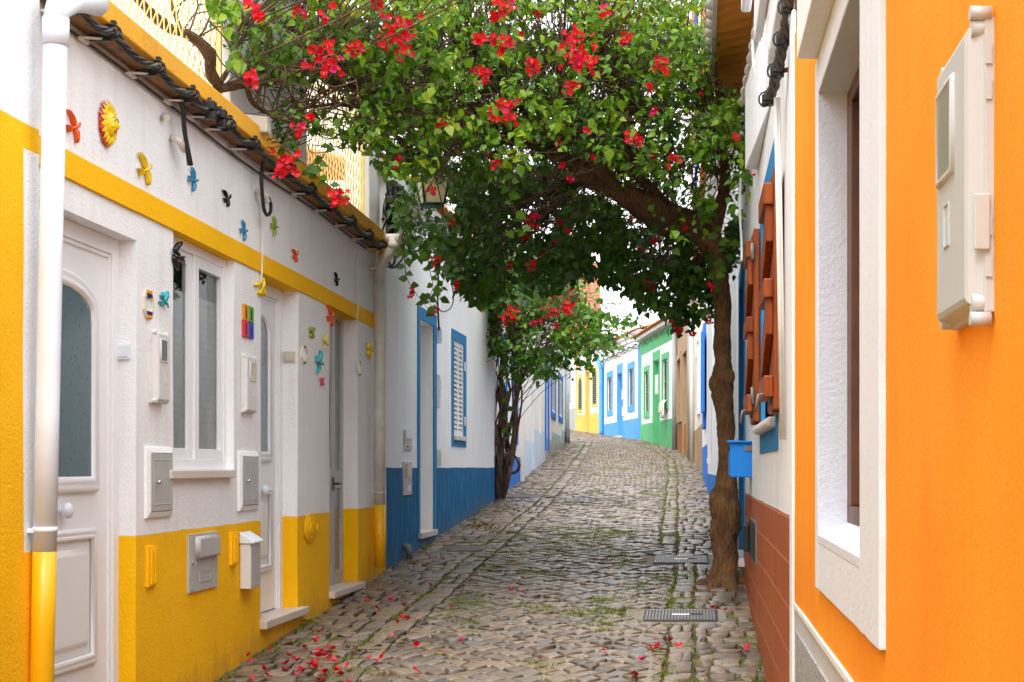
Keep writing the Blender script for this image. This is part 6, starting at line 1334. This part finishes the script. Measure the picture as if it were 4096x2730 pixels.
BL = [(920, 85, 52, 9.9), (742, 137, 42, 9.3), (815, 112, 17, 9.6), (1155, 20, 32, 10.1), (872, 12, 18, 9.9), (1152, 100, 26, 10.0), (1105, 97, 16, 10.0), (1325, 112, 44, 10.3), (1345, 140, 30, 10.25), (1110, 172, 24, 10.1), (1218, 152, 18, 10.2), (1155, 252, 32, 10.2), (1312, 205, 17, 10.4), (1520, 152, 19, 10.7), (1390, 26, 13, 10.4), (1440, 88, 11, 10.6), (1490, 206, 11, 10.7), (1500, 258, 10, 10.7), (1452, 318, 20, 10.6), (1550, 373, 15, 10.8), (582, 24, 24, 8.6), (690, 25, 14, 9.2), (740, 40, 9, 9.3), (655, 380, 32, 9.0), (572, 182, 18, 8.6), (690, 300, 16, 9.2), (780, 452, 19, 9.3), (912, 375, 15, 10.3), (990, 435, 11, 10.6), (1220, 507, 20, 11.8), (1222, 612, 13, 12.2), (1000, 602, 14, 11.7), (945, 670, 12, 11.6), (1052, 656, 9, 12), (1000, 718, 11, 11.7), (1272, 560, 8, 12.4), (1560, 757, 15, 12.5), (1632, 660, 11, 12.0), (1575, 523, 8, 11.9), (1495, 655, 13, 12.7), (1440, 640, 9, 12.8), (1625, 736, 10, 12.1), (1015, 282, 11, 10.5), (1140, 378, 10, 10.8), (1740, 400, 8, 10.4), (1590, 770, 10, 12.5), (1170, 610, 9, 12.6), (1690, 318, 8, 10.6), (1430, 100, 8, 10.6), (1345, 300, 7, 10.8)]
for (u, v, r, d) in BL:
    d -= .4 if v < 480 else .1; c = P3(u, v, d); R_ = r * 1.05 * d / F; cluster(T, c, R_, max(4, int((r / 5.4) ** 1.75 + 2)), .031 if r > 14 else .028)
for k in range(34):
    u, v = rr(540, 1700), rr(-20, 600)
    if not in_poly(u, v, UP if v < 420 else LOW): continue
    d = dmean(u, v) - rr(.5, .9) if v < 420 else rr(12, 12.6); cluster(T, P3(u, v, d), rr(.012, .022), random.randint(2, 5), .028)
# ---- the multi-stemmed vine on the left
bp = ground_at(1150, 1147); VT = thing('bougainvillea_vine', 'second bougainvillea with many thin twisted stems climbing by the left wall', 'tree', bp); dv = bp.y
ST = [([(1150, 1150), (1142, 1100), (1148, 1020), (1128, 940), (1135, 860), (1128, 800)], 7), ([(1152, 1150), (1160, 1080), (1150, 1000), (1165, 930), (1150, 860), (1165, 790), (1180, 740)], 6), ([(1146, 1150), (1132, 1080), (1140, 1000), (1126, 930), (1124, 860), (1130, 770)], 5), ([(1154, 1150), (1170, 1090), (1165, 1020), (1180, 950), (1195, 880), (1198, 860), (1196, 800)], 5), ([(1160, 1088), (1185, 1085), (1193, 1070), (1186, 1052), (1168, 1042), (1158, 1050)], 4), ([(1150, 1150), (1150, 1060), (1162, 980), (1148, 900), (1158, 830), (1148, 760)], 6), ([(1148, 1145), (1150, 1050), (1136, 970), (1142, 900), (1140, 830), (1152, 760)], 4), ([(1156, 960), (1165, 910), (1195, 875), (1225, 830), (1250, 800)], 4), ([(1152, 1150), (1155, 1090), (1170, 1040), (1160, 960), (1172, 900), (1160, 830), (1190, 760)], 4), ([(1150, 1150), (1140, 1040), (1150, 940), (1134, 880), (1150, 800)], 4)]
vp = []
for k in range(10):
    a = rr(-24, 46); ST.append(([(1150 + rr(-6, 6), 1150), (1150 + a * .6, 1070), (1150 + a + rr(-10, 10), 990), (1150 + a + rr(-14, 14), 910), (1148 + a + rr(-14, 14), 830), (1152 + a * 1.3, 750)], rr(1.8, 3.2)))
for pts, r in ST:
    mb = MB(); n_ = len(pts); vp += limb(mb, [P3(u, v, dv + (0 if i == 0 else rr(-.22, .18))) for i, (u, v) in enumerate(pts)], [r * dv / F * k for k in (1.15, .9, .85, .75, .6)], 8, .10, 6); mb.build('stem', 'bark2', VT)
mb = MB(); limb(mb, [P3(1150, 1155, dv), P3(1150, 1120, dv), P3(1150, 1085, dv)], [14 * dv / F, 11 * dv / F, 9 * dv / F], 12, .15); mb.build('trunk', 'bark2', VT)
lf = Plant(); tw = MB(); allp = vp
VB = [(1150, 740, 45, 85, .5, 90), (1200, 690, 80, 60, .6, 130), (1290, 740, 90, 60, .7, 150), (1210, 790, 80, 45, .6, 95), (1330, 790, 85, 40, .6, 85), (1400, 735, 50, 35, .5, 50), (1270, 830, 50, 28, .5, 38), (1160, 660, 60, 50, .6, 70), (1300, 690, 80, 40, .7, 70), (1420, 760, 35, 22, .4, 14), (1360, 830, 40, 14, .5, 10), (1240, 850, 22, 14, .4, 8), (1450, 735, 26, 12, .3, 8), (1390, 790, 40, 16, .4, 14), (1125, 690, 18, 40, .4, 20), (1135, 775, 24, 60, .4, 45), (1185, 630, 80, 45, .8, 80), (1260, 640, 90, 35, .8, 60), (1130, 620, 40, 50, .6, 40), (1175, 850, 30, 30, .3, 14)]
for _ in range(130):                                       # dark sprays linking the vine to the arch above
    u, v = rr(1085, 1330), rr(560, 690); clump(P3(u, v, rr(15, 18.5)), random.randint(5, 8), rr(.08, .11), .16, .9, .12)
for (u, v, ru, rv_, rd_, n) in VB:
    for _ in range(n):
        q = rv() * R() ** .4; p = P3(u + q.x * ru, v + q.z * rv_, dv - .9 + q.y * rd_ - (u - 1150) / 260 * 1.2); nse = noise.noise(p * 1.7)
        if nse < -.12: continue
        clump(p, random.randint(4, 8), rr(.07, .095), .36 + .3 * nse, .6, .11)
        if R() < .4: twig_to(p, .006)
for _ in range(190):
    u, v = rr(1180, 1430), rr(690, 800); p = P3(u, v, dv - 1.2 + rr(-.5, .5)); q = p + Vector((rr(-.5, .5), rr(-.3, .3), rr(-.2, .2))); tw.tube(smooth_pts([p, (p + q) / 2 + rv() * .1, q], 3), .0045, 3, False)
for pts, d, n in (([(1160, 880), (1165, 930), (1166, 980), (1168, 1010)], dv - .4, 9), ([(1240, 800), (1255, 850), (1270, 868)], dv - 1.4, 8), ([(1380, 760), (1400, 790), (1420, 800)], dv - 2, 8), ([(1300, 800), (1330, 830), (1350, 835)], dv - 1.8, 9), ([(1420, 730), (1440, 745), (1455, 740)], dv - 2, 6), ([(1118, 640), (1112, 700), (1118, 760)], dv - .5, 8)): spray(pts, d, n, .10, .4)
lf.build('foliage', 'leaf', VT); tw.build('twigs', 'twig', VT)
for (u, v, r) in ((1290, 692, 32), (1262, 712, 20), (1315, 690, 22), (1310, 668, 15), (1170, 730, 16), (1160, 738, 10), (1180, 722, 12), (1152, 690, 9), (1172, 708, 9), (1240, 735, 6), (1276, 748, 6), (1225, 745, 5), (1300, 715, 12)):
    d = dv - 1.6 - (u - 1150) / 260 * 1.2; cluster(VT, P3(u, v, d), r * d / F, max(3, int((r / 4.2) ** 1.75)), .046)
# ---- fallen blossoms and leaves on the cobbles
def fallen(x, y, kind, size):
    z = gz(y) + .012; V, Fc, T_ = [], [], []
    if kind == 'b':
        t0 = rr(0, 6.3); tint = rr(0, 1); n = random.choice((1, 2, 3, 3))
        for k in range(n):
            th = t0 + k * 2.1 + rr(-.2, .2); ax = Vector((math.cos(th), math.sin(th), rr(.1, .9))); sd = Vector((-math.sin(th), math.cos(th), rr(-.3, .3))); i = len(V); L_ = size * rr(.8, 1.2); q = Vector((x, y, z))
            V += [q, q + ax * L_ * .5 + sd * L_ * .55 + Vector((0, 0, L_ * rr(0, .45))), q + ax * L_ * .9 + Vector((0, 0, L_ * rr(0, .5))), q + ax * L_ * .5 - sd * L_ * .55 + Vector((0, 0, L_ * rr(0, .45))), q + ax * L_ * .5]
            Fc += [(i, i + 1, i + 4), (i + 1, i + 2, i + 4), (i + 2, i + 3, i + 4), (i + 3, i, i + 4)]; T_ += [tint] * 5
        m = MB(); m.v = V; m.f = Fc; m.sm = [False] * len(Fc); return center(m.build('fallen_blossom', 'petal_fallen', tint=T_))
    pl = Plant(); th = rr(0, 6.3); pl.leaf(Vector((x, y, z + .004)), Vector((math.cos(th), math.sin(th), rr(-.1, .35))), Vector((rr(-.4, .4), rr(-.4, .4), 1)), size * 1.7, rr(0, 1), rr(.2, .9), .38)
    return center(pl.build('fallen_leaf', 'leaf_dry', None))
spots = [(735, 1458, 1.1), (865, 1363, .8), (845, 1388, .8), (897, 1385, .9), (930, 1398, .7), (927, 1427, 1.1), (935, 1430, .9), (955, 1424, .8), (912, 1436, .6), (900, 1470, .7), (965, 1553, 1.2), (868, 1524, 1), (738, 1505, 1), (760, 1498, .9), (957, 1491, .9), (712, 1362, .7), (1175, 1362, .9), (1250, 1300, .6), (1200, 1366, .6), (1085, 1432, .6), (1045, 1456, .5), (1060, 1478, .6), (1040, 1400, .7), (1560, 1492, 1.0), (1475, 1524, .9), (1462, 1560, 1.0), (1503, 1500, 1.2), (1540, 1478, .8), (1712, 1500, 1.0), (1638, 1402, .8), (1665, 1408, .7), (1600, 1325, .7), (1508, 1476, .6), (1390, 1500, .6), (1240, 1520, .6), (1135, 1210, .6), (1390, 1168, .5), (990, 1350, .6), (1000, 1440, .6), (1013, 1502, .5), (820, 1405, .7), (870, 1405, .8), (848, 1518, .6), (780, 1384, .7), (1080, 1340, .5)]
for (u, v, k) in spots: p = ground_at(u, v); tag(fallen(p.x, p.y, 'b', .036 * k), 'single red bougainvillea blossom fallen on the cobbles', 'blossom', 'fallen blossoms scattered on the cobbles')
rnd = random.Random(9)
for _ in range(28):
    u, v = rnd.gauss(690, 85), rnd.gauss(1540, 26)
    if u < 560 or v > 1620: continue
    p = ground_at(u, v)
    tag(fallen(p.x, p.y, 'b', .032), 'red blossom in the drift of petals gathered near the bottom edge beside the yellow wall', 'blossom', 'petal drift by the yellow wall')
for _ in range(16):
    u, v = rnd.gauss(742, 22), rnd.gauss(1520, 16); p = ground_at(u, v)
    tag(fallen(p.x, p.y, 'b', .032), 'red blossom in the small heap up the street from the big petal drift', 'blossom', 'small petal heap on the left')
for (u0, v0, su, sv, n, lb, g) in ((1100, 1212, 32, 8, 42, 'withered leaf in the pile below the blue-framed window', 'leaf pile by the blue wall'), (760, 1480, 70, 45, 26, 'green and brown fallen leaf lying among the red petals on the left', 'leaves among the petals'), (1010, 1270, 60, 22, 14, 'dry leaf lying around the dark cover below the blue doorway', 'dry leaves by the dark cover'), (1560, 1480, 90, 50, 14, 'dry leaf on the cobbles at the lower right', 'dry leaves on the right cobbles')):
    for _ in range(n):
        p = ground_at(rnd.gauss(u0, su), rnd.gauss(v0, sv))
        if not (lerp(XL, p.y) + .1 < p.x < lerp(XR, p.y) - .1): continue
        tag(fallen(p.x, p.y, 'l', .04), lb, 'leaf', g)
